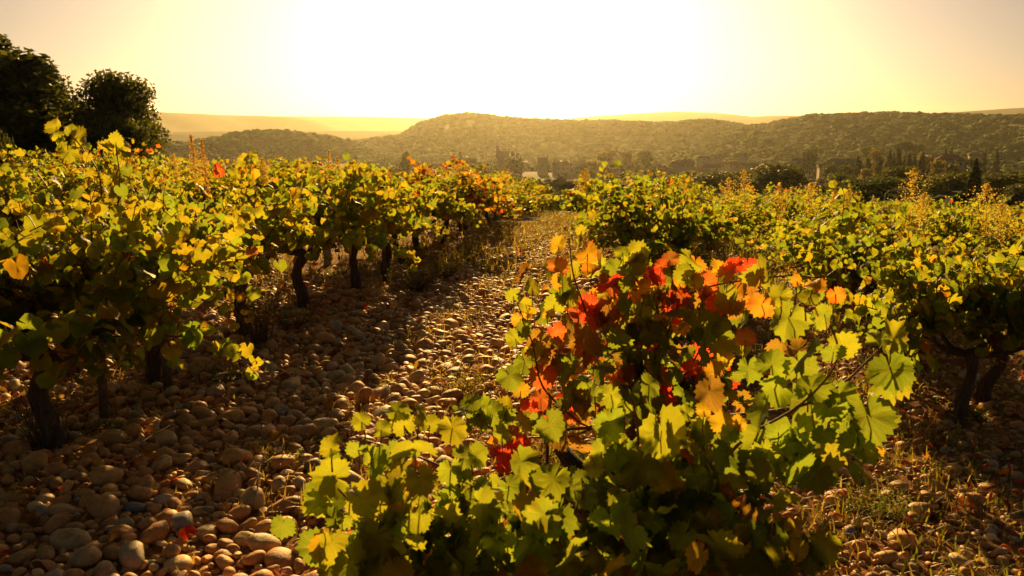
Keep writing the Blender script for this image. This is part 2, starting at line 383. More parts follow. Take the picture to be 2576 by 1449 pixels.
class Leaves:
    def __init__(s): s.p, s.t, s.n, s.s, s.c, s.e = [], [], [], [], [], []
    def add(s, p, t, n, size, col, edge): s.p.append(p); s.t.append(t); s.n.append(n); s.s.append(size); s.c.append(col); s.e.append(edge)
    def build(s, name, lod, mat, seed=0):
        g = np.random.default_rng(seed); V0, F0, rad = LT[lod]; k = len(V0)
        P, T, Nn, C, E = (np.array(a, float) for a in (s.p, s.t, s.n, s.c, s.e)); sz = np.array(s.s); n = len(P)
        T = unit(T); Nn = unit(Nn-(Nn*T).sum(1, keepdims=True)*T); B = np.cross(T, Nn)
        x, y = V0[None, :, 0]*g.uniform(.92, 1.12, (n, 1)), V0[None, :, 1]
        z = -g.uniform(-.3, 1.2, (n, 1))*x*x-g.uniform(-.1, 1.3, (n, 1))*np.abs(y)*y*.9+g.uniform(-.2, .6, (n, 1))*np.abs(x)+g.normal(0, .35, (n, 1))*x*y
        ph = g.uniform(0, 6.28, (n, 1)); th = np.arctan2(V0[:, 0], V0[:, 1])[None]
        z = z+g.uniform(.02, .09, (n, 1))*np.sin(4*th+ph)*rad[None]**2+g.normal(0, .015, (n, k))*rad[None]
        W = P[:, None]+sz[:, None, None]*(x[..., None]*B[:, None]+y[..., None]*T[:, None]+z[..., None]*Nn[:, None])
        m = np.clip(rad[None]**1.5*(.6+.5*np.sin(3*th+ph))+g.normal(0, .12, (n, k)), 0, 1)[..., None]
        Cc = C[:, None]*(1-m)+E[:, None]*m
        F = F0[None]+(np.arange(n)*k)[:, None, None]
        uv = np.broadcast_to(V0[None]/.62, (n, k, 2)).reshape(-1, 2)
        return mesh(name, W.reshape(-1, 3), F.reshape(-1, 3), mat, Cc.reshape(-1, 3), uv)
def pick(g, pal):
    ks = list(pal); wv = np.array([pal[k] for k in ks], float); a = ks[g.choice(len(ks), p=wv/wv.sum())]
    sc = ['DG', 'G', 'YG', 'AM', 'Y', 'OR', 'RED', 'BR']; j = min(max(sc.index(a)+(1 if g.random() < .5 else -1), 0), 7); q = g.uniform(0, .5)
    c = (np.array(PAL[a])**(1-q)*np.array(PAL[sc[j]])**q)*g.uniform(.82, 1.2)*g.uniform(.9, 1.1, 3)
    if a == 'RED': c = np.array(PAL[a])*g.uniform(.7, 1.1)
    e = c
    if a in ('G', 'YG') and g.random() < .3: e = .55*c+.45*np.array(PAL['Y'])
    if a in ('Y', 'OR') and g.random() < .5: e = .5*c+.5*np.array(PAL['OR' if a == 'Y' else 'RED'])
    if a == 'RED' and g.random() < .3: c = .6*c+.4*np.array(PAL['BR'])
    return c, e
def cane_path(g, p, d, L, droop=.5, step=.06):
    P = [p]; d = d/np.linalg.norm(d); n = max(3, int(L/step))
    for i in range(n):
        f = i/n; d = unit(d+np.array([g.normal(0, .07), g.normal(0, .07), g.normal(0, .05)-droop*f*f*.35])); P.append(P[-1]+d*step)
    return np.array(P)
CANE = (.16, .075, .028); PETI = (.34, .10, .03)
def leaves_on(g, P, lv, mb, pal, size, lod, pitch=.075, extra=.55, petiole=True, tipdry=0.):
    "leaves left and right along a shoot, each on its stalk"
    L = np.linalg.norm(np.diff(P, axis=0), axis=1); cum = np.concatenate([[0], np.cumsum(L)]); s = .1; side = 1
    while s < cum[-1]:
        q = np.array([np.interp(s, cum, P[:, i]) for i in range(3)]); f = s/cum[-1]
        i = min(np.searchsorted(cum, s), len(P)-1); d = unit(P[i]-P[i-1])
        for rep in range(1+(g.random() < extra)):
            a = g.normal(0, .7)+side*1.57; h = unit(np.cross(d, [g.normal(0, .3), g.normal(0, .3), 1.0]))
            out = unit(h*math.sin(a)+np.cross(h, d)*math.cos(a)+np.array([0, 0, .35]))
            pl = g.uniform(.05, .11)*(1-.4*f)*(1+rep*.9); b = q+out*pl
            t = unit(out*.55+np.array([0, 0, -.85])+g.normal(0, .38, 3)); nn = unit(out*.7+np.array([0, -.05, .55])+g.normal(0, .35, 3))
            c, e = pick(g, pal); lv.add(b, t, nn, size*g.uniform(.55, 1.25)*(1-.45*f*f), c, e)
            if petiole and rep == 0: mb.tube([q, q+out*pl*.5+np.array([0, 0, .006]), b], [.0028, .0022, .0018], 3, PETI, False)
        side = -side; s += pitch*g.uniform(.7, 1.3)
def gnarled_trunk(g, mb, height=.42, lean=(0, 0), rad=.05, arms=4):
    "stumpy bush-vine trunk that splits into crooked arms; returns arm ends"
    n = 9; P = []; w1, w2, p1, p2 = g.normal(0, .05), g.normal(0, .05), g.uniform(0, 6), g.uniform(0, 6)
    for i in range(n):
        f = i/(n-1); P.append((lean[0]*f+w1*math.sin(5*f+p1)*f, lean[1]*f+w2*math.sin(6*f+p2)*f, -.06+f*(height+.06)))
    P = np.array(P); rr = rad*(1.25-.55*np.linspace(0, 1, n))*(1+g.normal(0, .1, n)); rr[-1] *= 1.35; rr[-2] *= 1.2
    mb.tube(P, rr, 9); ends = []; a0 = g.uniform(0, 6.28)
    for k in range(arms):
        a = a0+k*6.28/arms+g.normal(0, .25); l = g.uniform(.16, .3)
        e = P[-1]+np.array([math.cos(a)*l, math.sin(a)*l, g.uniform(.04, .2)]); mid = (P[-1]+e)/2+np.array([g.normal(0, .02), g.normal(0, .02), -.03])
        mb.tube([P[-1]-np.array([0, 0, .02]), mid, e], [rad*.62, rad*.5, rad*.36], 7); ends.append(e)
    return P[-1], ends
def vine_meshes(seed, pal, lod, ncane=27, size=.1, height=.5, lean=(0, 0), spread=.62, length=(.55, 1.0), mat=None):
    g = np.random.default_rng(seed); tb, cb, lv = MB(), MB(), Leaves()
    top, ends = gnarled_trunk(g, tb, height, lean, g.uniform(.034, .05), g.integers(3, 6))
    lean = (g.normal(0, .05), g.normal(0, .05))
    for k in range(ncane):
        e = ends[k % len(ends)]; a = math.atan2(e[1]-top[1], e[0]-top[0])+g.normal(0, .6)
        el = g.uniform(.25, 1.3) if g.random() < .78 else g.uniform(-.1, .4); d = np.array([math.cos(a)*math.cos(el)*spread/.62, math.sin(a)*math.cos(el)*spread/.62, math.sin(el)])
        L = g.uniform(*length); dr = g.uniform(.4, 1.7)
        if k < 3: d = np.array([math.cos(a)*.4, math.sin(a)*.4, 1.0]); L = g.uniform(.55, .85); dr = .25
        P = cane_path(g, e, d, L, dr)
        P[:, 2] = np.maximum(P[:, 2], .25+.12*g.random())
        cb.tube(P, np.linspace(.0055, .002, len(P)), 4, CANE, False)
        leaves_on(g, P, lv, cb, pal, size, lod, .046, .95, lod != 'low')
    return tb.build('trunk', M_bark), cb.build('canes', M_cane), lv.build('foliage', lod, mat or M_leaf, seed)
P_LEFT = dict(G=2.6, YG=3.4, AM=3.2, Y=.6, OR=.14, BR=.12, DG=1.2)
P_LEFT2 = dict(G=3.6, YG=2, AM=2, Y=.8, OR=.15, BR=.2, DG=1.8)
P_RIGHT = dict(G=4.0, YG=3.4, AM=1.2, Y=.3, OR=.1, BR=.15, DG=1.8)
P_RUSSET = dict(BR=4, OR=1.4, RED=.45, AM=2, Y=.8, YG=1.0, G=.8)
P_ORANGE = dict(OR=1.6, Y=2.4, YG=2.2, G=1, RED=.35)
VINE = {}
def variant(key, pal, lod, n):
    VINE[key] = [vine_meshes(1000+hash_(key)+i, pal, lod) for i in range(n)]
def hash_(s): return sum(ord(c)*(i+3) for i, c in enumerate(s))*7
for key, pal in (('left', P_LEFT), ('left_green', P_LEFT2), ('right', P_RIGHT)):
    variant(key+'_mid', pal, 'mid', 5); variant(key+'_low', pal, 'low', 4)
variant('russet_mid', P_RUSSET, 'mid', 1); variant('orange_low', P_ORANGE, 'low', 2)
ORD = ['first', 'second', 'third', 'fourth', 'fifth', 'sixth', 'seventh', 'eighth', 'ninth', 'tenth', 'eleventh', 'twelfth', 'thirteenth',
       'fourteenth', 'fifteenth', 'sixteenth', 'seventeenth', 'eighteenth', 'nineteenth', 'twentieth', 'twenty-first', 'twenty-second']
SLOPE = .21
VPOS = []
def place_vine(x, y, key, label, group, scale=1.0, rz=None, zs=1.0):
    lod = 'mid' if y < 11 else 'low'
    k = key+'_'+lod
    if k not in VINE: k = key+'_'+('low' if lod == 'mid' else 'mid')
    tr, ca, fo = VINE[k][rng.integers(len(VINE[k]))]
    o = empty('grape_vine', (x, y, G(x, y)), rng.uniform(0, 6.28) if rz is None else rz)
    o.scale = (scale, scale, scale*zs)
    tag(o, label, 'grapevine', group)
    link('trunk', tr, o); link('canes', ca, o); link('foliage', fo, o); VPOS.append((x, y)); return o
ROWS = [  # a, first y, last y, key, words, height factor
    (-3.1, 2.75, 26.0, 'left', 'the row left of the path', 1.02),
    (-5.75, 5.0, 26.0, 'left', 'the second row at left', 1.06),
    (-7.95, 8.4, 26.0, 'left_green', 'the third row at left', 1.1),
    (-10.3, 11.2, 26.0, 'left_green', 'the fourth row at left', 1.1),
    (-12.7, 14.0, 26.0, 'left', 'the fifth row at left', 1.1),
    (-15.1, 16.8, 26.0, 'left_green', 'the row nearest the oaks', 1.1),
    (-.72, 7.3, 26.0, 'right', 'the row right of the path', 1.02),
    (1.78, 4.55, 26.0, 'right', 'the second row at right', 1.0),
    (4.2, 7.2, 26.0, 'right', 'the third row at right', 1.0),
    (6.6, 12.0, 26.0, 'right', 'the fourth row at right', 1.0),
    (9.0, 17.0, 26.0, 'right', 'the farthest row at right', 1.0)]
for ri, (a, y0, y1, key, words, hs) in enumerate(ROWS):
    y, n = y0, 0
    while y < y1:
        x = a+SLOPE*y-(.1*max(y-8, 0) if ri < 6 else -.3*(ri == 6))+rng.normal(0, .06)
        skip = (ri == 1 and 8.3 < y < 10.2) or (ri == 7 and 5.2 < y < 6.2) or (ri == 0 and 25.0 < y) or rng.random() < .04*(y > 9)
        if not skip:
            k = key; tone = 'yellow-green' if key == 'left' else 'green'
            if ri == 0 and 11.2 < y < 12.4: k, tone = 'russet', 'dark russet-red'
            elif y > 11 and rng.random() < .12: k, tone = 'orange', 'orange-tinged'
            place_vine(x, y, k, f'{tone} vine, {ORD[min(n, 21)]} from the near end in {words}', 'bush vines in ' + words, hs*rng.uniform(.9, 1.06)*(1.04 if ri == 7 and n == 0 else 1)*(.95 if y > 12 else 1), zs=rng.uniform(.93, 1.07)*float(np.interp(y, [3, 6, 10, 14, 26], [.94, .95, .84 if ri < 6 else .88, .75 if ri < 6 else .88, .72 if ri < 6 else .86]))*(.94 if ri > 5 else 1))
            n += 1
        y += rng.uniform(.92, 1.12)*(.82 if ri == 0 and y > 7 else 1)

place_vine(3.15, 5.05, 'right', 'green vine close behind the nearest trunk at far right', 'bush vines in the second row at right', 1.0, zs=.86)
for i, (x, y) in enumerate([(3.15, 12.6), (3.5, 14.2), (3.9, 16.0), (4.3, 18.5)]):
    place_vine(x, y, 'right', f'green vine in the alley between the two nearest right rows, {ORD[i]} from here', 'alley vines at right', .95, zs=.72)
# ------------------------------------------------------------------ foreground vines, shoot by shoot
def img_axes(p):
    f = unit(np.array(p)-np.array([0, 0, CAMZ])); r = unit(np.cross(f, [0, 0, 1.])); return f, r, np.cross(r, f)
def hero(name, base, trunk_h, canes, leaves, fill, label, cat_group, seed, Ydef, fillpal, size):
    g = np.random.default_rng(seed); o = empty(name, (base[0], base[1], G(*base[:2]))); org = np.array(o.location)
    tb, cb, lv = MB(), MB(), Leaves()
    top, ends = gnarled_trunk(g, tb, trunk_h, (.05, .02), .055, 5)
    for ci, (pts, pal) in enumerate(canes):
        P = np.array([at(*p) for p in pts])-org; P = np.vstack([ends[ci % 5], P])
        tt = np.linspace(0, 1, len(P)); q = np.linspace(0, 1, 26)
        Q = np.stack([np.interp(q, tt, P[:, i]) for i in range(3)], -1)
        for _ in range(3): Q[1:-1] = (Q[:-2]+2*Q[1:-1]+Q[2:])/4
        cb.tube(Q, np.linspace(.0065, .0025, len(Q)), 6, (.26, .10, .035), False)
        if pal: leaves_on(g, Q, lv, cb, pal, size, 'hd', .11, .3)
    for (u, v, dpx, ang, key, Y) in leaves:
        Y = (Y or Ydef)+g.normal(0, .05); p = at(u, v, Y); f, r, upv = img_axes(p); a = R(ang)+g.normal(0, .15)
        t = r*math.sin(a)+upv*math.cos(a)+f*g.uniform(-.7, .7)
        nn = -f*1.0+np.array([g.normal(0, .3), 0, g.uniform(-.1, 1.1)])+r*g.normal(0, .45)
        s = dpx*.39752/FPX*np.linalg.norm(p-np.array([0, 0, CAMZ]))/1.06*g.uniform(.7, 1.1)
        c, e = pick(g, {key: 1}); s *= .82 if key in ('OR', 'Y') else 1
        if key == 'OR': e = .4*c+.6*np.array(PAL['RED']); c = .5*c+.5*np.array(PAL['Y'])*.8
        t = unit(t); b = p-t*s*.18-org; lv.add(b, t, nn, s, c, e)
        pe = b-t*s*.12+np.array([0, 0, -.06])+f*.03; cb.tube([b, (b+pe)/2-t*.01, pe], [.0018, .0022, .0028], 4, PETI, False)
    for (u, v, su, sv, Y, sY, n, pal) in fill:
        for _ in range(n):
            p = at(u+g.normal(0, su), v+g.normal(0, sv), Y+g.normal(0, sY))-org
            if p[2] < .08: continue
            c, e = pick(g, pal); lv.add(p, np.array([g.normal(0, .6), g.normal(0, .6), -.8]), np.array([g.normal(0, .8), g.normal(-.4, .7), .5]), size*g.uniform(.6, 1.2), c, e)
    tag(o, label, 'grapevine', cat_group)
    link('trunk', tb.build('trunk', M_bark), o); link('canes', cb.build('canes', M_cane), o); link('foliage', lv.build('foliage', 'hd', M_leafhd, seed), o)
    return o
def zl(ox, oy, k, rows, Y=None): return [(ox+k*r[0], oy+k*r[1], k*r[2], r[3], r[4], r[5] if len(r) > 5 else Y) for r in rows]
FG = zl(692, 943.5, .349, [(610,320,180,-20,'YG'),(770,370,150,20,'YG'),(900,250,200,60,'YG'),(1070,270,180,100,'G'),(920,340,160,-10,'YG'),(1050,330,130,40,'YG'),
 (1120,340,130,20,'YG'),(1290,420,270,160,'YG'),(1470,600,170,120,'YG'),(405,495,160,-10,'YG'),(410,610,130,0,'G'),(690,580,240,10,'YG'),(590,560,180,-150,'G'),
 (850,570,170,150,'DG'),(370,730,280,-70,'YG'),(330,890,310,-140,'DG'),(740,680,190,90,'DG'),(850,680,180,80,'YG'),(960,710,90,0,'YG'),(420,1010,220,-20,'DG'),
 (480,1060,180,180,'G'),(570,1180,160,150,'YG'),(250,1240,280,-90,'DG'),(800,940,260,-30,'DG'),(970,1040,230,150,'Y'),(870,1130,260,150,'G'),(1050,1120,150,0,'G'),
 (1220,1060,210,180,'DG'),(1040,880,150,170,'G'),(1390,600,230,100,'DG'),(1500,850,250,160,'DG'),(1570,780,150,120,'G'),(1270,720,180,190,'YG'),(1010,560,100,0,'G'),
 (1910,730,170,10,'G'),(1820,920,140,60,'YG'),(1870,1100,170,0,'Y'),(1400,1120,140,-10,'Y'),(1530,1120,180,20,'Y'),(1660,1150,180,50,'Y'),(1770,1180,160,30,'Y'),
 (1380,1250,260,0,'DG'),(1120,1330,230,150,'OR'),(880,1290,230,0,'DG'),(990,1250,160,20,'Y'),(1750,1290,300,0,'G'),(1960,1290,170,60,'Y'),(2000,1380,200,0,'Y'),
 (2110,1190,150,20,'RED'),(420,1400,220,90,'DG'),(640,1320,160,40,'DG'),(720,1390,190,-20,'G'),(1280,1390,260,10,'DG'),(1100,1430,200,30,'YG'),(1560,1420,230,-30,'Y'),
 (560,1250,150,-60,'G'),(680,1180,200,160,'DG'),(1380,760,170,150,'DG'),(1640,960,200,170,'DG'),(1700,820,220,150,'DG')])
FG2 = zl(1384, 943.5, .349, [(240,30,150,-90,'G'),(310,130,190,-10,'DG'),(430,170,200,200,'YG'),(740,80,200,120,'DG'),(540,230,120,0,'G'),(420,390,280,-80,'YG'),(830,470,420,150,'YG'),
 (640,700,310,180,'YG'),(1110,240,190,0,'Y'),(970,260,170,-60,'YG'),(1240,320,270,-20,'Y'),(1370,360,180,120,'Y'),(1290,440,160,180,'G'),(1120,420,200,170,'DG'),(370,520,170,0,'G'),
 (490,620,230,160,'DG'),(320,680,190,170,'YG'),(220,720,160,-30,'DG'),(1150,740,300,120,'DG'),(950,760,240,160,'DG'),(560,930,130,0,'Y'),(540,1060,170,20,'G'),(680,980,110,60,'YG'),
 (700,1130,260,170,'DG'),(130,1180,190,150,'RED'),(400,1180,210,-40,'DG'),(900,980,230,-160,'DG'),(780,880,200,170,'DG'),(250,900,200,150,'DG'),(150,820,150,-60,'G')])
FG3 = zl(1384, 943.5, .349, [(800,1370,280,0,'YG'),(1200,990,190,-30,'Y'),(1380,900,170,0,'OR'),(1240,1170,190,0,'G'),(1310,1320,210,-30,'YG'),(1540,1320,360,30,'G'),(1610,1010,140,10,'Y'),
 (1760,1090,180,40,'Y'),(1790,1260,200,20,'Y'),(1660,1200,160,-10,'G'),(1060,1200,160,-30,'BR'),(1000,1330,140,0,'DG'),(1640,1100,210,0,'DG'),(1900,1330,260,120,'DG'),(1470,1120,200,20,'DG'),
 (1450,980,140,10,'BR'),(1150,1080,170,-20,'OR'),(1700,1400,240,60,'YG'),(1200,1430,200,0,'G')])
FG4 = zl(1384, 943.5, .349, [(1750,450,430,170,'DG'),(1900,250,350,150,'DG'),(1640,440,160,190,'G'),(1880,580,340,170,'DG')])+zl(1887, 943.5, .349, [(850,350,340,160,'DG'),(800,560,300,200,'G'),
 (600,200,260,150,'DG'),(900,560,130,190,'Y'),(1020,60,260,165,'G'),(700,450,260,170,'DG'),(450,60,220,20,'G')])+zl(1887, 503, .3906, [(230,800,240,200,'YG'),(480,770,210,170,'G'),
 (440,540,200,60,'OR'),(560,625,140,150,'OR'),(390,610,130,10,'YG'),(180,600,150,-30,'YG'),(620,920,210,40,'YG'),(940,860,250,10,'YG'),(870,960,220,150,'YG'),(910,1130,270,160,'DG'),
 (60,700,200,-160,'OR'),(330,1090,240,160,'DG'),(150,1030,210,20,'G'),(540,1000,160,170,'DG'),(300,510,130,0,'OR'),(820,880,150,-20,'G'),(1000,940,120,110,'G')])
CANES_FG = [([(1420,1560,2.3),(1300,1330,2.15),(1200,1215,2.1),(1060,1150,2.1),(910,1105,2.1)], None), ([(1380,1560,2.3),(1150,1360,2.05),(1000,1310,2.0),(880,1260,1.95),(850,1230,1.95)], None),
 ([(1450,1600,2.2),(1200,1480,1.95),(980,1430,1.9),(860,1370,1.88)], None), ([(1500,1560,2.35),(1560,1340,2.2),(1610,1120,2.15),(1595,1010,2.15),(1550,960,2.15)], None),
 ([(1640,1560,2.3),(1800,1180,2.25),(1880,1090,2.2),(2010,1030,2.15),(2130,900,2.15),(2060,760,2.2)], None), ([(1700,1560,2.3),(1850,1350,2.1),(1990,1310,2.05)], None), ([(2010,1030,2.2),(2130,960,2.2),(2230,860,2.2)], None)]
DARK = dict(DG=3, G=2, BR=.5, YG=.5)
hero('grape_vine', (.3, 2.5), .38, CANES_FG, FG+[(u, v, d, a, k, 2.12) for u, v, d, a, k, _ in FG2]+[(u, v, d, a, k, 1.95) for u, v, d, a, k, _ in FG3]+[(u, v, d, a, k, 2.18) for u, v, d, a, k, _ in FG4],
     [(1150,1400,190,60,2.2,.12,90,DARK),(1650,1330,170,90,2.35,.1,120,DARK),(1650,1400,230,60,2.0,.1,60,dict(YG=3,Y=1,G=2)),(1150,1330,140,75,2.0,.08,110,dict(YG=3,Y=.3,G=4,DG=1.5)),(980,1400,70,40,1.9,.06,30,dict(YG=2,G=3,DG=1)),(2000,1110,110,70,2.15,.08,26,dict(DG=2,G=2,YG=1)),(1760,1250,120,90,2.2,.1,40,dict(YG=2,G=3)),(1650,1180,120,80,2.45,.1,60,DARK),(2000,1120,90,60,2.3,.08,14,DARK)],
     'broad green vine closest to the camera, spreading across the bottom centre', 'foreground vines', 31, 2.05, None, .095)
RD = zl(1258, 566, .3472, [(430,130,220,10,'Y'),(420,280,230,0,'OR'),(590,30,120,0,'YG'),(640,180,230,20,'OR'),(680,320,230,30,'OR'),(510,340,100,0,'YG'),(640,640,240,150,'RED'),(690,700,200,160,'RED'),
 (650,560,150,20,'RED'),(580,560,170,170,'BR'),(500,500,200,0,'YG'),(390,550,180,10,'YG'),(230,430,180,0,'YG'),(90,500,160,-30,'YG'),(170,570,140,-60,'YG'),(350,650,160,170,'Y'),(220,640,140,-80,'Y'),
 (950,260,210,10,'YG'),(920,330,240,-40,'YG'),(1060,230,180,20,'YG'),(880,180,110,-10,'YG'),(1000,180,170,10,'YG'),(1180,280,160,30,'RED'),(1130,360,200,-30,'RED'),(1070,350,140,-60,'RED'),(1230,230,150,20,'BR'),(1010,470,240,60,'OR'),(980,570,140,20,'YG'),
 (770,480,180,-10,'YG'),(830,540,170,30,'Y'),(1290,410,130,-30,'OR'),(1240,560,200,150,'RED'),(1300,510,180,20,'RED'),(1140,550,130,-20,'RED'),(1370,560,260,170,'BR'),(1480,470,150,20,'OR'),(1340,340,200,-20,'YG'),(1420,400,190,20,'YG'),
 (1580,300,190,-10,'Y'),(1660,330,240,30,'OR'),(1700,280,160,20,'RED'),(1900,330,260,10,'YG'),(1800,320,140,170,'RED'),(1850,580,230,150,'OR'),(1600,600,190,165,'RED'),(1150,900,160,160,'RED'),(1140,860,120,0,'OR'),(1390,1040,120,60,'RED'),
 (100,800,170,-10,'YG'),(150,700,190,170,'Y'),(150,1180,200,10,'Y'),(230,1340,150,160,'RED'),(450,880,220,60,'BR'),(390,1010,210,160,'BR'),(540,800,230,-30,'BR'),(1300,700,300,160,'BR'),(1000,720,260,150,'DG'),(1450,780,290,170,'DG'),
 (850,640,220,160,'BR'),(650,900,240,170,'BR'),(330,820,180,20,'Y'),(260,920,170,150,'YG'),(200,1010,200,150,'DG'),(1780,800,160,20,'OR'),(1760,900,170,150,'YG'),(1550,1030,200,0,'OR'),(1640,950,170,10,'Y'),(780,760,200,170,'BR'),
 (1120,760,240,160,'BR'),(1200,820,220,170,'DG'),(1600,760,230,160,'DG'),(470,1250,180,0,'RED'),(520,1310,160,170,'RED'),(480,1180,110,0,'OR'),(300,1280,220,170,'BR'),(980,820,220,170,'BR')])
CANES_RD = [([(1540,1060,3.5),(1480,800,3.4),(1440,690,3.35),(1432,600,3.3)], None), ([(1600,1050,3.55),(1640,800,3.5),(1760,720,3.45),(1990,690,3.4),(2060,700,3.4)], None), ([(1500,1100,3.4),(1360,980,3.3),(1340,860,3.3),(1300,760,3.35)], None),
 ([(1620,1000,3.6),(1640,760,3.6),(1680,650,3.55)], None), ([(1700,1000,3.6),(1800,800,3.55),(1880,690,3.5)], None), ([(1450,1100,3.4),(1320,1100,3.25),(1260,1130,3.2)], None)]
P_DARKRED = dict(BR=3, DG=4, RED=.5, OR=.4, G=1.5)
hero('grape_vine', (.55, 3.6), .4, CANES_RD, RD, [(1560,850,110,80,3.45,.12,80,P_DARKRED),(1720,820,110,70,3.5,.12,50,P_DARKRED),(1500,1000,110,70,3.4,.15,60,P_DARKRED),(1640,720,150,40,3.6,.12,36,dict(YG=2,OR=2,BR=1,G=1)),
 (1700,980,110,60,3.5,.12,70,DARK)], 'vine with scarlet and orange leaves behind the green foreground vine', 'foreground vines', 32, 3.42, None, .11)
# low sucker vine on the stones by the red vine
LOW = [(1180,1010,60,-10,'G',3.35),(1215,1020,70,20,'YG',3.35),(1250,1035,70,60,'G',3.3),(1160,1030,60,-60,'DG',3.35),(1230,1060,70,150,'G',3.25),(1280,1020,60,30,'YG',3.35),(1200,1050,60,170,'DG',3.3),(1290,1080,70,20,'OR',3.1),(1260,1085,60,-20,'G',3.1),
 (1300,1125,55,10,'RED',3.0),(1280,1150,60,160,'RED',3.0),(1245,1130,50,-20,'RED',3.0),(1310,1110,50,40,'RED',3.0),(1265,1180,60,170,'RED',2.95),(1235,1110,45,-40,'OR',3.0),(1320,1060,60,90,'YG',3.2)]
hero('grape_vine', (.27, 3.25), .1, [([(1250,1090,3.25),(1200,1050,3.3),(1170,1030,3.35)], None), ([(1280,1120,3.1),(1290,1130,3.05)], None)], LOW, [(1230,1040,40,20,3.3,.06,14,DARK)],
     'low sprawling young vine with scarlet leaves on the stones beside the red vine', 'foreground vines', 33, 3.3, None, .075)
# tall shoots that stand out above the left rows
def tall_shoot_vine(base, canes, leaves, label, seed, Y, pal):
    return hero('grape_vine', base, .42, canes, leaves, [], label, 'foreground vines', seed, Y, None, .11)
TS = [(u, v, d*.62, a, k, Y) for u, v, d, a, k, Y in [(140,310,60,-20,'YG',4.8),(180,325,60,20,'YG',4.8),(205,345,75,100,'YG',4.8),(140,340,50,-70,'G',4.8),(150,365,80,-120,'YG',4.8),(175,390,90,170,'YG',4.8),(290,350,60,10,'YG',4.8),(310,360,55,60,'G',4.8),(265,365,60,-60,'YG',4.8),(320,385,60,120,'G',4.8),(285,375,60,180,'YG',4.8)]]
tall_shoot_vine((-2.75, 4.75), [([(260,520,4.8),(250,430,4.8),(190,350,4.8),(160,320,4.8)], P_LEFT), ([(300,520,4.8),(300,430,4.8),(290,360,4.8)], P_LEFT), ([(150,560,4.7),(120,470,4.75),(90,430,4.8)], P_LEFT), ([(350,560,4.7),(380,480,4.75),(400,430,4.8)], P_LEFT), ([(220,600,4.6),(230,480,4.7)], P_LEFT)],
     TS, 'vine with two tall shoots rising in front of the big oaks', 34, 4.8, P_LEFT)
TS2 = [(632,385,26,0,'YG',7.4),(640,400,26,60,'G',7.4),(612,395,24,-60,'YG',7.4),(600,410,30,-90,'YG',7.4),(636,420,28,120,'Y',7.4),(640,440,34,170,'Y',7.4),(610,430,28,180,'Y',7.4),(590,440,34,-120,'YG',7.4),(550,432,34,0,'RED',7.4),(546,420,24,-20,'RED',7.4)]
tall_shoot_vine((-2.65, 7.4), [([(610,520,7.4),(610,440,7.4),(628,390,7.4)], P_LEFT), ([(560,530,7.4),(575,460,7.4)], P_LEFT), ([(640,530,7.4),(650,470,7.4)], P_LEFT), ([(590,560,7.4),(600,480,7.4)], P_LEFT)],
     TS2, 'vine with one upright yellow shoot and a scarlet leaf left of the post', 35, 7.4, P_LEFT)

# ------------------------------------------------------------------ cobbles
def stone_meshes(base, n, seed):
    out = []; V0, F0 = base
    for i in range(n):
        g = np.random.default_rng(seed+i); d = V0.copy()
        e = g.uniform(.8, 1.0); d = np.sign(d)*np.abs(d)**e
        for f in (1.3, 2.3, 3.7):
            k = g.normal(0, f, 3); d = d*(1+.09/f*1.6*np.sin(V0@k+g.uniform(0, 6)))[:, None]
        if g.random() < .55:                                   # a broken or flattened face
            nrm = unit(g.normal(0, 1, 3)); h = d@nrm; d = d-np.outer(np.maximum(h-.62, 0)*.8, nrm)
        d = d*np.array([1, g.uniform(.66, .9), g.uniform(.48, .7)]); out.append(d)
    return out
def cobbles():
    g = np.random.default_rng(5); cell = .16; grid = {}; res = []
    def rowx(a, y): return a+SLOPE*y
    def ok(x, y, r, tol):
        cx, cyy = int(math.floor(x/cell)), int(math.floor(y/cell))
        for i in range(cx-1, cx+2):
            for j in range(cyy-1, cyy+2):
                for (a, b, c) in grid.get((i, j), ()):
                    if (x-a)**2+(y-b)**2 < (tol*(r+c))**2: return False
        return True
    zones = [  # x as offset from row line a, y range, count tries, radius range
        ((-3.25, -.75), (1.9, 9.0), ((110, .058, .08), (500, .042, .058), (3400, .027, .042), (14000, .012, .027))),
        ((-3.0, -.3), (9.0, 15.5), ((30, .05, .07), (260, .038, .05), (2200, .022, .038))),
        ((-5.4, -3.25), (3.0, 8.5), ((50, .05, .065), (400, .033, .05), (3600, .016, .033))),
        ((-.75, 1.8), (2.2, 8.0), ((36, .045, .07), (160, .03, .045), (3600, .012, .03))),
        ((1.8, 4.2), (3.6, 7.5), ((40, .04, .06), (1600, .014, .03)))]
    for (a0, a1), (y0, y1), tiers in zones:
        for cnt, r0, r1 in tiers:
            for _ in range(cnt*2):
                y = y0+(y1-y0)*g.random()**1.15; x = g.uniform(a0, a1)+SLOPE*y; r = g.uniform(r0, r1)
                if abs(x) > .68*y+.5: continue
                if any((x-vx)**2+(y-vy)**2 < (r+.07)**2 for vx, vy in VPOS if abs(vy-y) < .3): continue
                if ok(x, y, r, .74):
                    grid.setdefault((int(math.floor(x/cell)), int(math.floor(y/cell))), []).append((x, y, r)); res.append((x, y, r))
    return res
ST = cobbles()
def stone_col(g):
    q = g.random()
    if q < .06: c = np.array([.40, .30, .18])
    elif q < .07: c = np.array([.26, .25, .22])
    elif q < .24: c = np.array([.56, .37, .15])
    else: c = np.array([.52, .27, .08])
    return c*g.uniform(.75, 1.25)*g.uniform(.94, 1.06, 3)
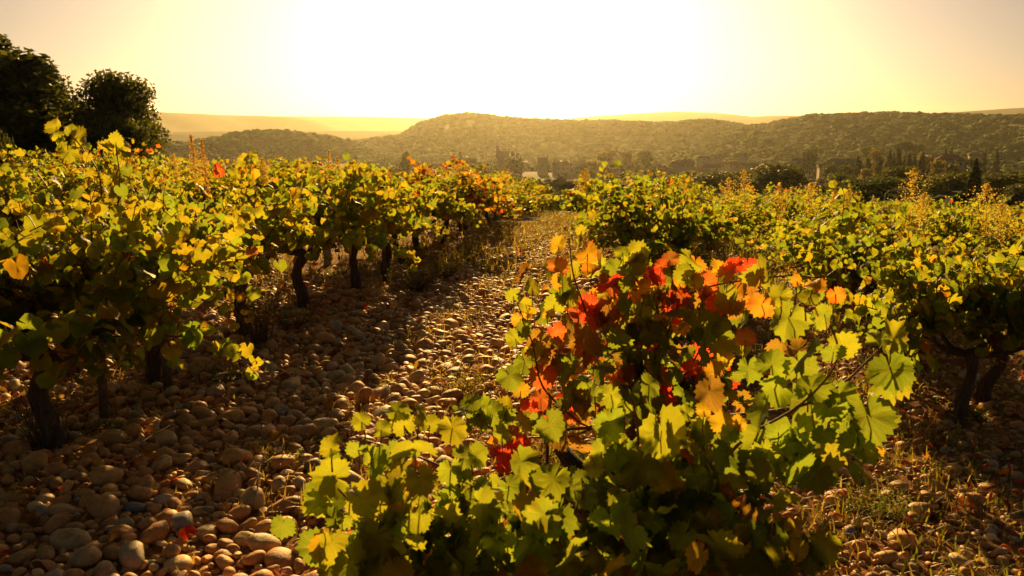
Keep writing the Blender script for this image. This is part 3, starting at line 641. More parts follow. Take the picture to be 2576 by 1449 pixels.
def build_stones():
    g = np.random.default_rng(9)
    A = np.array(ST); x, y, r = A.T
    z = gnear(x, y)+r*g.uniform(-.12, .38, len(r))
    rz = g.uniform(0, 6.28, len(r)); tx, ty = g.normal(0, .3, len(r)), g.normal(0, .3, len(r))
    dist = np.hypot(x, y); score = r/dist*(np.abs(x) < .66*y)*(y > 2.35)
    score = score*np.where((x > .05+.02*y) & (y < 4.2) & (x < 1.25), .3, 1)
    order = np.argsort(-score); big = set(order[:285].tolist())
    V3 = stone_meshes(I3, 10, 100); meshes = []
    for i, v in enumerate(V3): meshes.append(mesh('cobble', v, I3[1], M_stone, np.ones((len(v), 3))))
    for i in order[:285]:
        c = stone_col(g); o = link('cobble', meshes[g.integers(10)]); o.location = (x[i], y[i], z[i]); o.rotation_euler = (tx[i], ty[i], rz[i]); o.scale = (r[i],)*3
        o.color = (*c, 1); k = 'grey' if c[0] < c[2]*1.35 else ('tan' if c[1] > .68*c[0] else 'ochre')
        size = 'large' if r[i] > .056 else ('fist-sized' if r[i] > .04 else 'small')
        where = 'stony path left of the red vine' if x[i] < .4 else 'weedy ground at right'
        tag(o, f'{size} {k} cobble among its like on the {where}', 'cobble', f'{size} {k} cobbles on the {where}')
    rest = [i for i in order[285:].tolist()]
    def mass(idx, base, nvar, seed):
        Vv = stone_meshes(base, nvar, seed); Vs, Fs, Cs = [], [], []; n = 0
        for vi in range(nvar):
            I = np.array([i for q, i in enumerate(idx) if q % nvar == vi])
            if not len(I): continue
            L = Vv[vi][None]*r[I][:, None, None]
            cx, sx, cy_, sy, cz, sz = np.cos(tx[I]), np.sin(tx[I]), np.cos(ty[I]), np.sin(ty[I]), np.cos(rz[I]), np.sin(rz[I])
            X, Y, Z = L[..., 0], L[..., 1]*cx[:, None]-L[..., 2]*sx[:, None], L[..., 1]*sx[:, None]+L[..., 2]*cx[:, None]
            X, Z = X*cy_[:, None]+Z*sy[:, None], -X*sy[:, None]+Z*cy_[:, None]
            X, Y = X*cz[:, None]-Y*sz[:, None], X*sz[:, None]+Y*cz[:, None]
            V = np.stack([X+x[I][:, None], Y+y[I][:, None], Z+z[I][:, None]], -1); k = V.shape[1]
            Vs.append(V.reshape(-1, 3)); Fs.append((base[1][None]+(np.arange(len(I))*k)[:, None, None]).reshape(-1, 3)+n); n += len(I)*k
            Cs.append(np.repeat(np.array([stone_col(g) for _ in I])[:, None], k, 1).reshape(-1, 3))
        return np.vstack(Vs), np.vstack(Fs), np.vstack(Cs)
    a = mass(rest[:1800], I3, 8, 300); b = mass(rest[1800:], I2, 8, 400)
    me = mesh('small_cobbles', np.vstack([a[0], b[0]]), np.vstack([a[1], b[1]+len(a[0])]), M_stone, np.vstack([a[2], b[2]]))
    tag(link('small_cobbles', me), 'mass of small rounded river stones and pebbles covering the vineyard soil', 'cobbles', None, 'stuff')
build_stones()

# ------------------------------------------------------------------ grass, foxtails, weeds, plumes
def grass_mass(name, zones, label, seed):
    g = np.random.default_rng(seed); Vs, Fs, Cs, n = [], [], [], 0
    for (x0, x1, y0, y1, cnt, h0, h1, cols, rowrel) in zones:
        y = g.uniform(y0, y1, cnt); x = g.uniform(x0, x1, cnt)+(SLOPE*y if rowrel else 0)
        clump = np.sin(x*5.3+1.7*np.sin(y*3.1))*np.sin(y*4.7+1.3*np.sin(x*2.9)); keep = clump+g.normal(0, .45, cnt) > .05
        x, y = x[keep], y[keep]; m = len(x); z = gnear(x, y)-.01; h = g.uniform(h0, h1, m); a = g.uniform(0, 6.28, m); b = g.uniform(.25, 1.35, m)
        wd = g.uniform(.002, .0045, m)*np.where(y > 8, 2.2, 1.2)
        P = np.stack([x, y, z], -1); dx = np.stack([np.cos(a), np.sin(a), 0*a], -1); sd_ = np.stack([-np.sin(a), np.cos(a), 0*a], -1)
        up = np.array([0, 0, 1.]); rows = []
        for f, wf in ((0, 1), (.45, .9), (.8, .55), (1.0, .05)):
            c = P+up*(h*f*(1-.35*b*f))[:, None]+dx*(h*b*f*f*.8)[:, None]
            rows += [c-sd_*(wd*wf)[:, None], c+sd_*(wd*wf)[:, None]]
        V = np.stack(rows, 1); F0 = np.array([(0,1,3),(0,3,2),(2,3,5),(2,5,4),(4,5,7),(4,7,6)])
        cc = np.array(cols)[g.integers(len(cols), size=m)]*g.uniform(.7, 1.3, (m, 1))
        Vs.append(V.reshape(-1, 3)); Fs.append((F0[None]+(np.arange(m)*8)[:, None, None]).reshape(-1, 3)+n); n += m*8; Cs.append(np.repeat(cc[:, None], 8, 1).reshape(-1, 3))
    return tag(link(name, mesh(name, np.vstack(Vs), np.vstack(Fs), M_grass, np.vstack(Cs))), label, 'grass', None, 'stuff')
GR = [(.08, .15, .02), (.14, .19, .025), (.2, .19, .04)]; DRY = [(.38, .25, .09), (.30, .17, .06), (.42, .30, .12), (.25, .2, .05)]
grass_mass('green_grass', [(-.6, 1.7, 2.3, 7.5, 9000, .03, .12, GR, True), (-4.6, -2.9, 3.0, 9, 2200, .03, .1, GR, True), (-3.0, -.9, 12, 21, 3200, .05, .2, GR, True), (1.7, 4.0, 3.4, 9, 5200, .03, .1, GR, True), (-2.6, -.9, 3, 8, 500, .03, .07, GR, True)],
           'thin green grass growing between the stones under the vines', 11)
grass_mass('dry_grass', [(-.7, 1.7, 2.3, 9, 14000, .03, .13, DRY, True), (-2.1, -.5, 3.0, 10, 13000, .02, .11, DRY, True), (-3.4, -2.7, 3, 9, 2200, .03, .12, DRY, True), (-2.9, -.4, 8.8, 21, 17000, .06, .24, DRY+[(.3, .27, .06)], True), (-2.5, -.8, 2.2, 6, 900, .02, .08, DRY, True), (-5.3, -3.3, 7, 16, 4000, .06, .25, DRY, True), (1.9, 4.2, 6, 14, 6000, .05, .2, DRY, True), (-.4, 1.5, 8, 17, 9000, .06, .26, DRY+GR, True), (-7, 6, 19, 24, 9000, .08, .3, DRY+GR, False)],
           'dry straw-coloured grass on the path and between the rows', 12)
def litter():
    g = np.random.default_rng(44); lv = Leaves()
    for _ in range(1500):
        y = g.uniform(2.2, 11)
        a = g.choice([-3.1, -.7, 1.8, -5.7]); x = a+SLOPE*y+g.normal(0, .55)
        lv.add((x, y, G(x, y)+g.uniform(.01, .06)), np.array([g.normal(), g.normal(), g.normal(0, .25)]), np.array([g.normal(0, .35), g.normal(0, .35), 1]), g.uniform(.035, .085), *pick(g, dict(BR=4, OR=1.2, Y=1, RED=.15)))
    return lv.build('leaf_litter', 'low', M_leaf, 44)
tag(link('leaf_litter', litter()), 'dry brown and yellow fallen leaves scattered over the stones under the rows', 'fallen leaves', None, 'stuff')
def foxtails():
    g = np.random.default_rng(21); mb = MB()
    for _ in range(520):
        if g.random() < .62: y = g.uniform(2.6, 7.5); x = g.uniform(-.35, 1.55)+SLOPE*y
        else: y = g.uniform(9, 16); x = g.uniform(-2.6, -.7)+SLOPE*y
        h = g.uniform(.1, .24); a = g.uniform(0, 6.28); L = g.uniform(.04, .07); p = np.array([x, y, G(x, y)]); d = np.array([math.cos(a), math.sin(a), 0])
        s = [p, p+d*h*.1+[0, 0, h*.6], p+d*h*.3+[0, 0, h]]; mb.tube(s, [.0012]*3, 3, (.25, .17, .05), False)
        q = np.array([s[-1]+d*L*math.sin(f*1.9)*.8+np.array([0, 0, L*(math.sin(f*2.4)*.5)-.02*f]) for f in np.linspace(0, 1, 6)])
        mb.tube(q, np.array([.002, .0055, .0065, .006, .0045, .001]), 5, np.array([.36, .12, .06])*g.uniform(.7, 1.3), False)
    return mb.build('foxtail_grass', M_plume)
tag(link('foxtail_grass', foxtails()), 'reddish foxtail grass heads arching over the weedy ground', 'grass', None, 'stuff')
def plume_mesh(seed, h, head, width, col, green=.0):
    "a tall dry stalk whose head of short side branches carries fluff"
    g = np.random.default_rng(seed); mb = MB(); P = []
    lean = g.normal(0, .05, 2)
    for i in range(8): f = i/7; P.append((lean[0]*f*h+.01*math.sin(4*f), lean[1]*f*h, -.03+f*(h+.03)))
    P = np.array(P); mb.tube(P, np.linspace(.005, .0015, 8), 5, (.26, .18, .08), False); st = MB(); st.V, st.F, st.C, st.n = mb.V, mb.F, mb.C, mb.n
    hd = MB(); V, F, C = [], [], []; n = 0
    for b in range(64):
        f = b/63; z0 = h-head+head*f; prof = math.sin(min(1, .22+f*.8)*math.pi)**.8*(1-.45*f); L = width*prof*g.uniform(.6, 1.15); a = b*2.4+g.normal(0, .3)
        i = np.array([np.interp(z0, P[:, 2], P[:, 0]), np.interp(z0, P[:, 2], P[:, 1]), z0]); d = unit(np.array([math.cos(a), math.sin(a), g.uniform(.55, 1.2)]))
        for k in range(11):
            q = i+d*L*(k+1)/11+g.normal(0, .006, 3); s = g.uniform(.01, .02); u1, u2 = unit(g.normal(0, 1, 3)), unit(g.normal(0, 1, 3))
            V += [q-u1*s*.5, q+u1*s*.5, q+u2*s]; F.append((n, n+1, n+2)); n += 3; C += [np.array(col)*g.uniform(.7, 1.3)]*3
    hd.add(V, F, np.array(C))
    if green:
        lf = MB()
        for b in range(40):
            z0 = g.uniform(.1*h, h-head); a = g.uniform(0, 6.28); d = np.array([math.cos(a), math.sin(a), .25]); i = np.array([0, 0, z0]); sdv = np.array([-math.sin(a), math.cos(a), 0])*.005
            lf.add([i-sdv, i+sdv, i+d*.05+sdv, i+d*.05-sdv, i+d*.09+[0, 0, -.02]], [(0,1,2),(0,2,3),(3,2,4)], np.array([.14, .15, .03])*g.uniform(.7, 1.3))
        return st.build('stalk', M_cane), hd.build('seedhead', M_plume), lf.build('leaves', M_grass)
    return st.build('stalk', M_cane), hd.build('seedhead', M_plume), None
PLUMES = [(205,352,8.2,.5,.12),(323,348,8.5,.5,.07),(495,340,8.0,.5,.05),(512,352,8.0,.5,.04),(450,388,10,.4,.09),(660,398,10.5,.3,.06),(672,405,10.5,.25,.05),(822,378,11,.5,.05),(855,395,11,.35,.06),(1062,410,13,.4,.12),(1090,412,13,.35,.09),(1112,418,13,.3,.10),(1128,425,13,.3,.1),(1140,405,13,.45,.07),
 (1185,420,12,.45,.13),(1281,424,12.5,.4,.12),(745,405,11,.3,.05),(776,408,11,.3,.05),(930,425,12,.3,.06),(1460,430,11,.4,.1),(1474,425,11,.4,.1),(1551,455,10.5,.3,.07),(1712,450,10,.28,.07),(1735,443,10,.35,.1),(1832,448,9.5,.4,.13),(1890,428,9.5,.5,.12),(1977,470,9,.35,.08),(2035,460,9,.35,.12),(1650,470,10.5,.25,.08),
 (2092,480,9,.25,.07),(2122,478,9,.25,.08),(2298,425,8.0,.4,.12),(2310,487,8.2,.3,.08),(2510,462,7.0,.42,.14),(2545,512,7.0,.35,.12),(2240,590,6.4,.3,.14),(1990,640,8.0,.3,.12)]
PSIDE = [('from left by the big oaks', 600), ('from left above the second row', 900), ('from left below the low hill', 1300), ('from left before the village', 1760), ('from left before the dark trees', 2700)]
pcount = {}
for i, (u, v, Y, hd, wd) in enumerate(PLUMES):
    p = at(u, v, Y); h = p[2]-G(p[0], Y); col = (.6, .36, .22) if i in (2, 3) else (.62, .46, .2)
    s, hd_, lf = plume_mesh(50+i, h, hd*1.1, wd*2.3, col, 1 if i >= 29 or i in (0,) else 0)
    o = empty('seed_plume_weed', (p[0], Y, G(p[0], Y)), 0); nm = [n for n, lim in PSIDE if u < lim][0]; pcount[nm] = pcount.get(nm, 0)+1
    tag(o, ('tall leafy' if lf else 'tall dry')+f' weed with {"pink-brown" if i in (2,3) else "tan"} seedhead, {ORD[pcount[nm]-1]} {nm}', 'weed', 'tall seed plumes '+nm)
    link('stalk', s, o); link('seedhead', hd_, o)
    if lf: link('leaves', lf, o)
def weed_bush(x, y, h, wd, nst, seed, col, label, leafs=True, name='weed_bush'):
    g = np.random.default_rng(seed); mb, lf = MB(), MB()
    for k in range(nst):
        a = g.uniform(0, 6.28); d = unit(np.array([math.cos(a)*wd, math.sin(a)*wd, h*g.uniform(.6, 1.2)])); L = h*g.uniform(.6, 1.15)
        P = cane_path(g, np.array([g.normal(0, .03), g.normal(0, .03), -.02]), d, L, g.uniform(0, .6), L/7); mb.tube(P, np.linspace(.0028, .001, len(P)), 3, np.array([.17, .10, .05]), False)
        for _ in range(26 if leafs else 8):
            q = P[g.integers(1, len(P))]+g.normal(0, .02, 3); q[2] = max(q[2], .01); s = g.uniform(.006, .02); u1, u2 = unit(g.normal(0, 1, 3)), unit(g.normal(0, 1, 3))
            lf.add([q-u1*s*.4, q+u1*s*.4, q+u2*s], [(0, 1, 2)], np.array(col)*g.uniform(.6, 1.4))
    o = empty(name, (x, y, G(x, y))); tag(o, label, 'weed'); link('stems', mb.build('stems', M_cane), o); link('leaves', lf.build('leaves', M_grass, False), o); return o
def gpos(u, v):
    d = ray(u, v); lo, hi = .5, 60.
    for _ in range(50):
        m = (lo+hi)/2; q = np.array([0, 0, CAMZ])+d*m/d[1]
        if q[2] > G(q[0], q[1]): lo = m
        else: hi = m
    return q
for i, (u, v, h, wd, n, col, lab) in enumerate([
  (655,870,.55,.12,46,(.12,.10,.04),'upright dry wiry weed around the third left trunk'),(740,830,.35,.25,26,(.12,.10,.04),'dry twiggy weed beside the third left trunk'),
  (560,950,.16,.3,40,(.14,.13,.04),'low spreading grey-green weed right of the leaning trunk'),(100,1120,.42,.14,26,(.13,.12,.03),'leafy weed left of the nearest trunk at far left'),
  (1050,730,.45,.4,90,(.12,.12,.03),'large dark weed clump under the far left vines by the path'),(1120,700,.5,.35,90,(.13,.13,.03),'tall weed clump right of the dark one under the left vines'),(1180,660,.5,.3,70,(.2,.17,.05),'sunlit tall weed clump at the path edge by the russet vine'),
  (1160,990,.22,.2,50,(.3,.24,.04),'yellow flowering weed on the stones above the low vine'),(720,1165,.1,.16,12,(.2,.26,.03),'small bright green weed between cobbles left of the foreground vine'),
  (1195,800,.14,.1,12,(.14,.10,.05),'dry tuft on the path among sunlit stones'),(970,975,.07,.15,26,(.22,.18,.05),'low yellowish weed tuft in the middle of the stony path'),(1880,640,.4,.35,60,(.15,.15,.04),'green feathery weed behind the red vine'),
  (1820,690,.35,.3,60,(.17,.15,.04),'feathery weed right behind the scarlet leaves'),(2420,1050,.12,.25,46,(.07,.11,.03),'low green weed in the shade of the right-hand trunk'),(2200,1290,.16,.2,46,(.13,.18,.03),'bright grassy weed on the ground at lower right'),
  (1340,1180,.3,.2,60,(.2,.14,.05),'dry brown weed between the two foreground vines'),(1270,600,.45,.25,60,(.28,.2,.07),'pale dry weed clump under the last left vines'),(250,1090,.12,.12,20,(.1,.16,.03),'small green weed at the foot of the second trunk')]):
    q = gpos(u, v); weed_bush(q[0], q[1], h, wd, n, 70+i, col, lab)
def twig(pts, rad, label, col=(.16, .10, .06)):
    P = []
    for (u, v, dz) in pts: q = gpos(u, v); P.append(q+np.array([0, 0, dz]))
    P = np.array(P); q = np.linspace(0, len(P)-1, 9); Q = np.stack([np.interp(q, np.arange(len(P)), P[:, i]) for i in range(3)], -1); Q[1:-1] += rng.normal(0, .006, (7, 3))
    b = Q[0].copy(); mb = MB(); mb.tube(Q-b, np.linspace(rad, rad*.5, 9), 5, col); o = link('twig', mb.build('twig', M_cane), None, b); tag(o, label, 'twig'); return o
twig([(320,1200,.06),(380,1130,.07),(480,1080,.05)], .006, 'thin dark twig lying across cobbles at lower left')
twig([(510,1230,.05),(600,1220,.06),(690,1180,.06)], .005, 'straw-coloured twig lying among the lit stones in front', (.4, .28, .13))
twig([(640,1290,.04),(650,1240,.09),(665,1200,.1)], .005, 'pale bent stick standing between the stones left of the vine', (.45, .33, .18))
twig([(2230,985,.05),(2330,920,.2),(2400,915,.32)], .004, 'long arching dry stem leaning beside the right-hand trunk', (.34, .2, .1))
twig([(520,1300,.05),(600,1250,.06)], .004, 'short reddish twig on the stones at bottom left', (.3, .15, .07))

# ------------------------------------------------------------------ stakes, post and cords
def stake(u, v, h, rad, label, lean=0., mat=None, name='wooden_stake', sides=7):
    q = gpos(u, v); mb = MB(); mb.tube([(0, 0, -.1), (lean*h*.5, 0, h*.5), (lean*h, 0, h)], [rad, rad*.95, rad*.9], sides, (.1, .08, .06))
    o = link(name, mb.build(name, mat or M_wood), None, q); tag(o, label, 'stake'); return o
stake(424, 985, .95, .028, 'weathered wooden stake standing left of the leaning second trunk', .01)
stake(968, 712, 1.0, .022, 'thin dark stake between two trunks of the left row', 0)
stake(1529, 862, .64, .03, 'dark stake with pale sawn top behind the red vine', 0)
stake(262, 1075, .8, .024, 'slim dark stake beside the second trunk at left', .06)
def trellis(posts, cords, label, name='trellis', cat='trellis'):
    "posts with cords strung between them"
    p0 = at(*posts[0][:3]); org = np.array([p0[0], p0[1], G(p0[0], p0[1])]); o = empty(name, org); tag(o, label, cat)
    for (u, vtop, Y, wdt, mat) in posts:
        p = at(u, vtop, Y)-org; z = G(p[0]+org[0], Y)-org[2]; mb = MB()
        if mat is M_concrete: mb.box((p[0]-wdt/2, p[1]-wdt/2, z-.2), (p[0]+wdt/2, p[1]+wdt/2, p[2])); mb.box((p[0]-wdt*.56, p[1]-wdt*.56, p[2]-.03), (p[0]+wdt*.56, p[1]+wdt*.56, p[2]+.012))
        else: mb.tube([(p[0], p[1], z-.2), (p[0]+.01, p[1], (z+p[2])/2), (p[0], p[1], p[2]+.02)], [wdt/2, wdt*.48, wdt*.45], 7)
        link('post', mb.build('post', mat, False), o)
    for (a, b, sag, rad, twist) in cords:
        A, B = at(*a)-org, at(*b)-org; q = np.linspace(0, 1, 40); P = A[None]*(1-q[:, None])+B[None]*q[:, None]; P[:, 2] -= sag*4*q*(1-q); mb = MB(); ph = q*90
        if twist:
            for k in (0, math.pi): mb.tube(P+np.stack([0*q, rad*.5*np.sin(ph+k), rad*.5*np.cos(ph+k)], -1), rad*.7, 4)
        else: mb.tube(P, rad, 5)
        link('cord', mb.build('cord', M_wire), o)
    return o
trellis([(815,467,9.2,.075,M_concrete), (640,490,9.6,.06,M_concrete)], [((640,481,9.6), (815,470,9.2), 0, .006, False), ((815,470,9.2), (850,474,8.8), .01, .006, False), ((640,552,9.55), (815,520,9.2), 0, .006, False)], 'square grey post with taut pale cords above the left vines')
trellis([(1690,456,11.5,.03,M_wood), (1968,464,12.5,.03,M_wood)], [((1690,457,11.5), (1968,466,12.5), .3, .011, True), ((1690,470,11.5), (1968,480,12.5), .36, .008, False)], 'slack twisted cord sagging across the dark trees at right')
trellis([(1300,480,22,.06,M_wood), (1490,478,22,.06,M_wood)], [((1300,503,22), (1490,503,22), .02, .012, False), ((1300,487,22), (1490,484,22), .02, .012, False)], 'thin wire fence across the far end of the path', 'wire_fence', 'fence')

# ------------------------------------------------------------------ trees
def crown_cards(g, lobes, n, size, col, upbias=.3, shell=(.72, 1.03), vert=False):
    "leaf clumps spread through lobed volumes"
    L = np.array(lobes, float); wv = L[:, 3]*L[:, 4]; I = g.choice(len(L), n, p=wv/wv.sum())
    d = unit(g.normal(0, 1, (n, 3))); d[:, 2] = np.where(g.random(n) < .35, np.abs(d[:, 2]), d[:, 2]); r = g.uniform(*shell, n)+.07*np.sin(d[:, 0]*9+d[:, 2]*7+I)+.05*np.sin(d[:, 1]*15+I*2)
    P = L[I, :3]+d*r[:, None]*L[I][:, [3, 3, 4]]
    nn = unit(d*.6+g.normal(0, .6, (n, 3))+np.array([0, 0, upbias])); a = unit(np.cross(nn, g.normal(0, 1, (n, 3)))); b = np.cross(nn, a)
    if vert: a = unit(a*.3+np.array([0, 0, 1])); b = unit(np.cross(nn, a))
    s = size*g.uniform(.5, 1.35, n)[:, None]
    V = np.stack([P-a*s, P+b*s*.55, P+a*s, P-b*s*.55], 1).reshape(-1, 3); F = np.array([(0, 1, 2), (0, 2, 3)])[None]+(np.arange(n)*4)[:, None, None]
    clump = 1+.3*np.sin(P[:, 0]*6/size*.03+I)*np.sin(P[:, 2]*5/size*.03+I*1.7)
    C = np.repeat((np.array(col)[None]*(clump*g.uniform(.65, 1.35, n))[:, None])[:, None], 4, 1).reshape(-1, 3)
    return V, F.reshape(-1, 3), np.clip(C, .003, 1)
def tree_meshes(kind, seed, n, size, col):
    "unit tree: height 1, origin at the foot"
    g = np.random.default_rng(seed); tb = MB(); lobes = []; vert = False
    if kind == 'round':
        for _ in range(18): a, q = g.uniform(0, 6.28), g.random()**.5*.26; lobes.append((q*math.cos(a), q*math.sin(a), g.uniform(.22, .84), g.uniform(.13, .22), g.uniform(.1, .17)))
        lobes.append((0, 0, .5, .32, .4))
    elif kind == 'poplar':
        for k in range(9): f = k/8; lobes.append((g.normal(0, .03), g.normal(0, .03), .2+.7*f, .15*math.sin(.5+f*2.3)+.03, .13))
        vert = True
    elif kind == 'cypress':
        for k in range(8): f = k/7; lobes.append((g.normal(0, .008), g.normal(0, .008), .12+.8*f, .085*(1-f)**.6+.02, .12))
        vert = True
    elif kind == 'umbrella':
        for _ in range(16): a, q = g.uniform(0, 6.28), g.random()**.5*.5; lobes.append((q*math.cos(a), q*math.sin(a), .84-.5*q*q, .2, .1))
        lobes.append((0, 0, .66, .52, .2))
    elif kind == 'bush':
        for _ in range(7): a, q = g.uniform(0, 6.28), g.random()**.5*.4; lobes.append((q*math.cos(a), q*math.sin(a), g.uniform(.25, .65), .32, .3))
    elif kind == 'wild':
        for k in range(14): f = g.random(); a, q = g.uniform(0, 6.28), g.uniform(.05, .27)*(1-.5*f); lobes.append((q*math.cos(a), q*math.sin(a), .25+.65*f, g.uniform(.1, .2)*(1.15-.6*f), g.uniform(.09, .16)))
        lobes.append((0, 0, .45, .27, .33))
    V, F, C = crown_cards(g, lobes, n, size, col, .3, (.6, 1.05), vert)
    tb.tube([(0, 0, -.1), (.01, 0, .3), (0, .01, .62)], [.035, .026, .012], 7)
    for k in range(5):
        l = lobes[g.integers(len(lobes))]; tb.tube([(.005, 0, .25+.05*k), (l[0]*.5, l[1]*.5, .28+.06*k+.04), (l[0], l[1], max(l[2], .3+.06*k))], [.016, .011, .005], 5)
    return tb.build('trunk', M_trunk), mesh('crown', V, F, M_tree, C, None, False)
TV = {}
def tv(key, *a):
    if key not in TV: TV[key] = tree_meshes(*a)
    return TV[key]
NAMES = dict(round='broadleaf_tree', poplar='poplar_tree', cypress='cypress_tree', umbrella='umbrella_pine', bush='shrub', wild='oak_tree')
COLS = dict(round=(.06, .075, .018), poplar=(.13, .12, .025), cypress=(.018, .026, .012), umbrella=(.04, .065, .016), bush=(.05, .06, .018), wild=(.07, .085, .018), golden=(.16, .13, .02))
def tree(kind, u, vtop, Y, wpx, label, group=None, n=1500, size=.035, var=0, col=None, cat='tree'):
    "stand a tree on the ground at distance Y so its top reaches the height seen in the photo"
    tr, cr = tv((kind, n, size, var, col), kind, 500+var*13+hash_(kind), n, size, COLS[col or kind])
    p = at(u, vtop, Y); z = G(p[0], Y); h = max(1.5, (p[2]-z)/.97); base_w = dict(round=.84, poplar=.36, cypress=.2, umbrella=1.15, bush=1.3, wild=.66)[kind]
    W = wpx*.39752/FPX*Y if wpx else h*base_w; o = empty(NAMES[kind], (p[0], Y, z-.1), rng.uniform(0, 6.28)); o.scale = (W/base_w, W/base_w, h)
    tag(o, label, cat, group); link('trunk', tr, o); link('crown', cr, o); return o
# the big oaks at left
tree('wild', -30, 92, 34, 480, 'tallest dark oak with ragged top at the left edge', None, 24000, .0165, 1)
tree('wild', 120, 190, 36, 300, 'dark ragged oak filling the gap between the two big left oaks', None, 9000, .017, 2)
tree('round', 238, 170, 33, 290, 'rounded dark oak with golden rim, right of the tallest one', None, 22000, .0175, 3, 'wild')
tree('round', 330, 278, 31, 190, 'lower oak at the right end of the left tree group', None, 8000, .02, 4, 'wild')
tree('bush', 0, 292, 12, 60, 'small bright green shrub tip at the far left edge', None, 1200, .05, 5, 'bush', 'shrub')
tree('bush', 735, 455, 26, 110, 'dark round bush seen through the gap behind the left cord', None, 3000, .03, 6, 'wild', 'shrub')
tree('bush', 1365, 440, 48, 60, 'dark bush standing at the far end of the path', None, 2500, .03, 7, 'wild', 'shrub')
for u, vt, Y, wpx, lab in [(1405, 462, 55, 60, 'dark shrub at the lane end beside the end bush'), (1440, 470, 45, 70, 'olive shrub at the lane end behind the fence wires'), (1480, 462, 60, 90, 'wide olive shrub beyond the first right vine'), (1385, 478, 38, 50, 'low dark shrub at the lane end before the end bush'), (1340, 455, 70, 60, 'hazy shrub beyond the last left vines')]:
    tree('bush', u, vt, Y, wpx, lab, None, 2500, .03, 7, 'wild', 'shrub')
tree('round', 2405, 402, 350, 46, 'rounded tree standing in front of the red-roofed villa', None, 1500, .05, 42, 'round'); tree('round', 2362, 398, 360, 40, 'pale tree left of the red-roofed villa', None, 1500, .05, 43, 'golden')
tree('round', 2085, 405, 430, 44, 'rounded tree before the gable of the long grey-walled house', None, 1500, .05, 44, 'round'); tree('round', 2128, 412, 420, 50, 'dark tree before the long grey-walled house', None, 1500, .05, 45, 'wild')
# dark trees on the slope at right
for i, (k, u, vt, Y, wpx, lab) in enumerate([
  ('round', 1965, 407, 170, 190, 'wide dark round-topped oak right of the slack cord'), ('round', 1790, 428, 190, 190, 'broad dark oak behind the slack cord'), ('round', 1660, 450, 210, 130, 'olive-green tree left of the slack cord'),
  ('umbrella', 2225, 440, 120, 200, 'low domed umbrella pine before the right-hand vines'), ('round', 2265, 412, 190, 130, 'dark oak just above the umbrella pine'), ('round', 2120, 462, 130, 120, 'olive bushy tree left of the umbrella pine'),
  ('round', 2395, 425, 150, 170, 'large dark oak right of the umbrella pine'), ('cypress', 2455, 408, 140, 46, 'tall dark cypress standing out at the right'), ('round', 2520, 430, 150, 150, 'dark oak right of the tall cypress'),
  ('round', 2590, 455, 110, 160, 'dark oak cut by the right edge'), ('cypress', 2565, 485, 90, 30, 'narrow dark cypress near the right edge'), ('cypress', 2540, 495, 95, 26, 'slim dark cypress left of the edge one'), ('bush', 2470, 500, 80, 110, 'dark shrub below the tall cypress'),
  ('bush', 1560, 470, 120, 120, 'olive shrub behind the last right vines'), ('bush', 2020, 470, 100, 130, 'dark shrub below the wide oak'), ('bush', 2330, 505, 90, 110, 'dark shrub right of the umbrella pine foot'), ('round', 1860, 425, 260, 90, 'brownish oak between the two broad dark oaks'),
  ('bush', 1480, 462, 150, 110, 'hazy shrub below the village houses'), ('bush', 1300, 445, 230, 110, 'russet hazy shrub below the ruined towers'), ('round', 2105, 432, 240, 70, 'pale green round tree left of the dark oaks')]):
    tree(k, u, vt, Y, wpx, lab, None, 7000 if k != 'cypress' else 2200, .024 if k != 'umbrella' else .022, 20+i % 4, 'wild' if k == 'round' else None)
# village and valley trees
for i, (k, u, vt, Y, wpx, lab, c) in enumerate([
  ('round', 1298, 395, 630, 62, 'dark pointed evergreen mass between the two ruined towers', 'cypress'), ('round', 1525, 375, 760, 60, 'leafy plane tree above the village roofs', 'golden'), ('round', 1625, 372, 770, 50, 'tall round plane tree right of centre in the village', 'round'),
  ('round', 1580, 377, 770, 45, 'pale plane tree between two others in the village', 'golden'), ('round', 1500, 402, 700, 60, 'yellowing tree at the left of the village roofs', 'golden'), ('round', 1700, 400, 700, 50, 'small golden tree behind the pale gable house', 'golden'),
  ('round', 2330, 385, 520, 45, 'golden round tree left of the cypress group', 'golden'), ('round', 2210, 372, 560, 40, 'tall pale tree behind the cypress group', 'golden'), ('umbrella', 2285, 350, 700, 80, 'flat umbrella pine high on the wooded slope', None), ('umbrella', 2195, 362, 720, 60, 'second flat umbrella pine left on the wooded slope', None),
  ('umbrella', 2440, 395, 420, 60, 'umbrella pine above the right-hand villa', None), ('umbrella', 2555, 425, 300, 60, 'umbrella pine at the right edge', None), ('round', 2040, 370, 600, 60, 'round tree on the slope above the right village', 'round'), ('poplar', 1020, 385, 560, 26, 'dark poplar in the hazy valley below the left hill', 'wild')]):
    tree(k, u, vt, Y, wpx, lab, None, 1400, .05, 40+i % 3, c)
for i, (u, vt, Y, wpx) in enumerate([(2240,385,420,24),(2250,392,420,16),(2262,378,430,24),(2290,392,420,20),(2302,395,420,18),(2322,385,415,24),(2160,400,430,34),(2185,405,430,30),(2130,412,430,26),(2380,380,520,14),(2395,375,520,12),(2480,378,560,14),(2510,380,560,16),(2345,400,410,20),(2215,398,420,22),(2370,392,410,18),(2275,400,415,16),(1310,395,640,8),(1080,420,560,12),(1395,402,650,6)]):
    tree('cypress', u, vt, Y, wpx, f'slim dark cypress, {ORD[i]} of the hazy valley cypresses' if 0 else ('dark cypress in the valley group left of the red-roofed villa' if i < 17 else ('slim hazy cypress beside the ruined towers' if i != 18 else 'slim hazy cypress in the valley below the left hill')), 'valley cypresses' if i < 17 else ('cypresses by the towers' if i != 18 else None), 700, .04, 60+i % 2)
gT = np.random.default_rng(77)
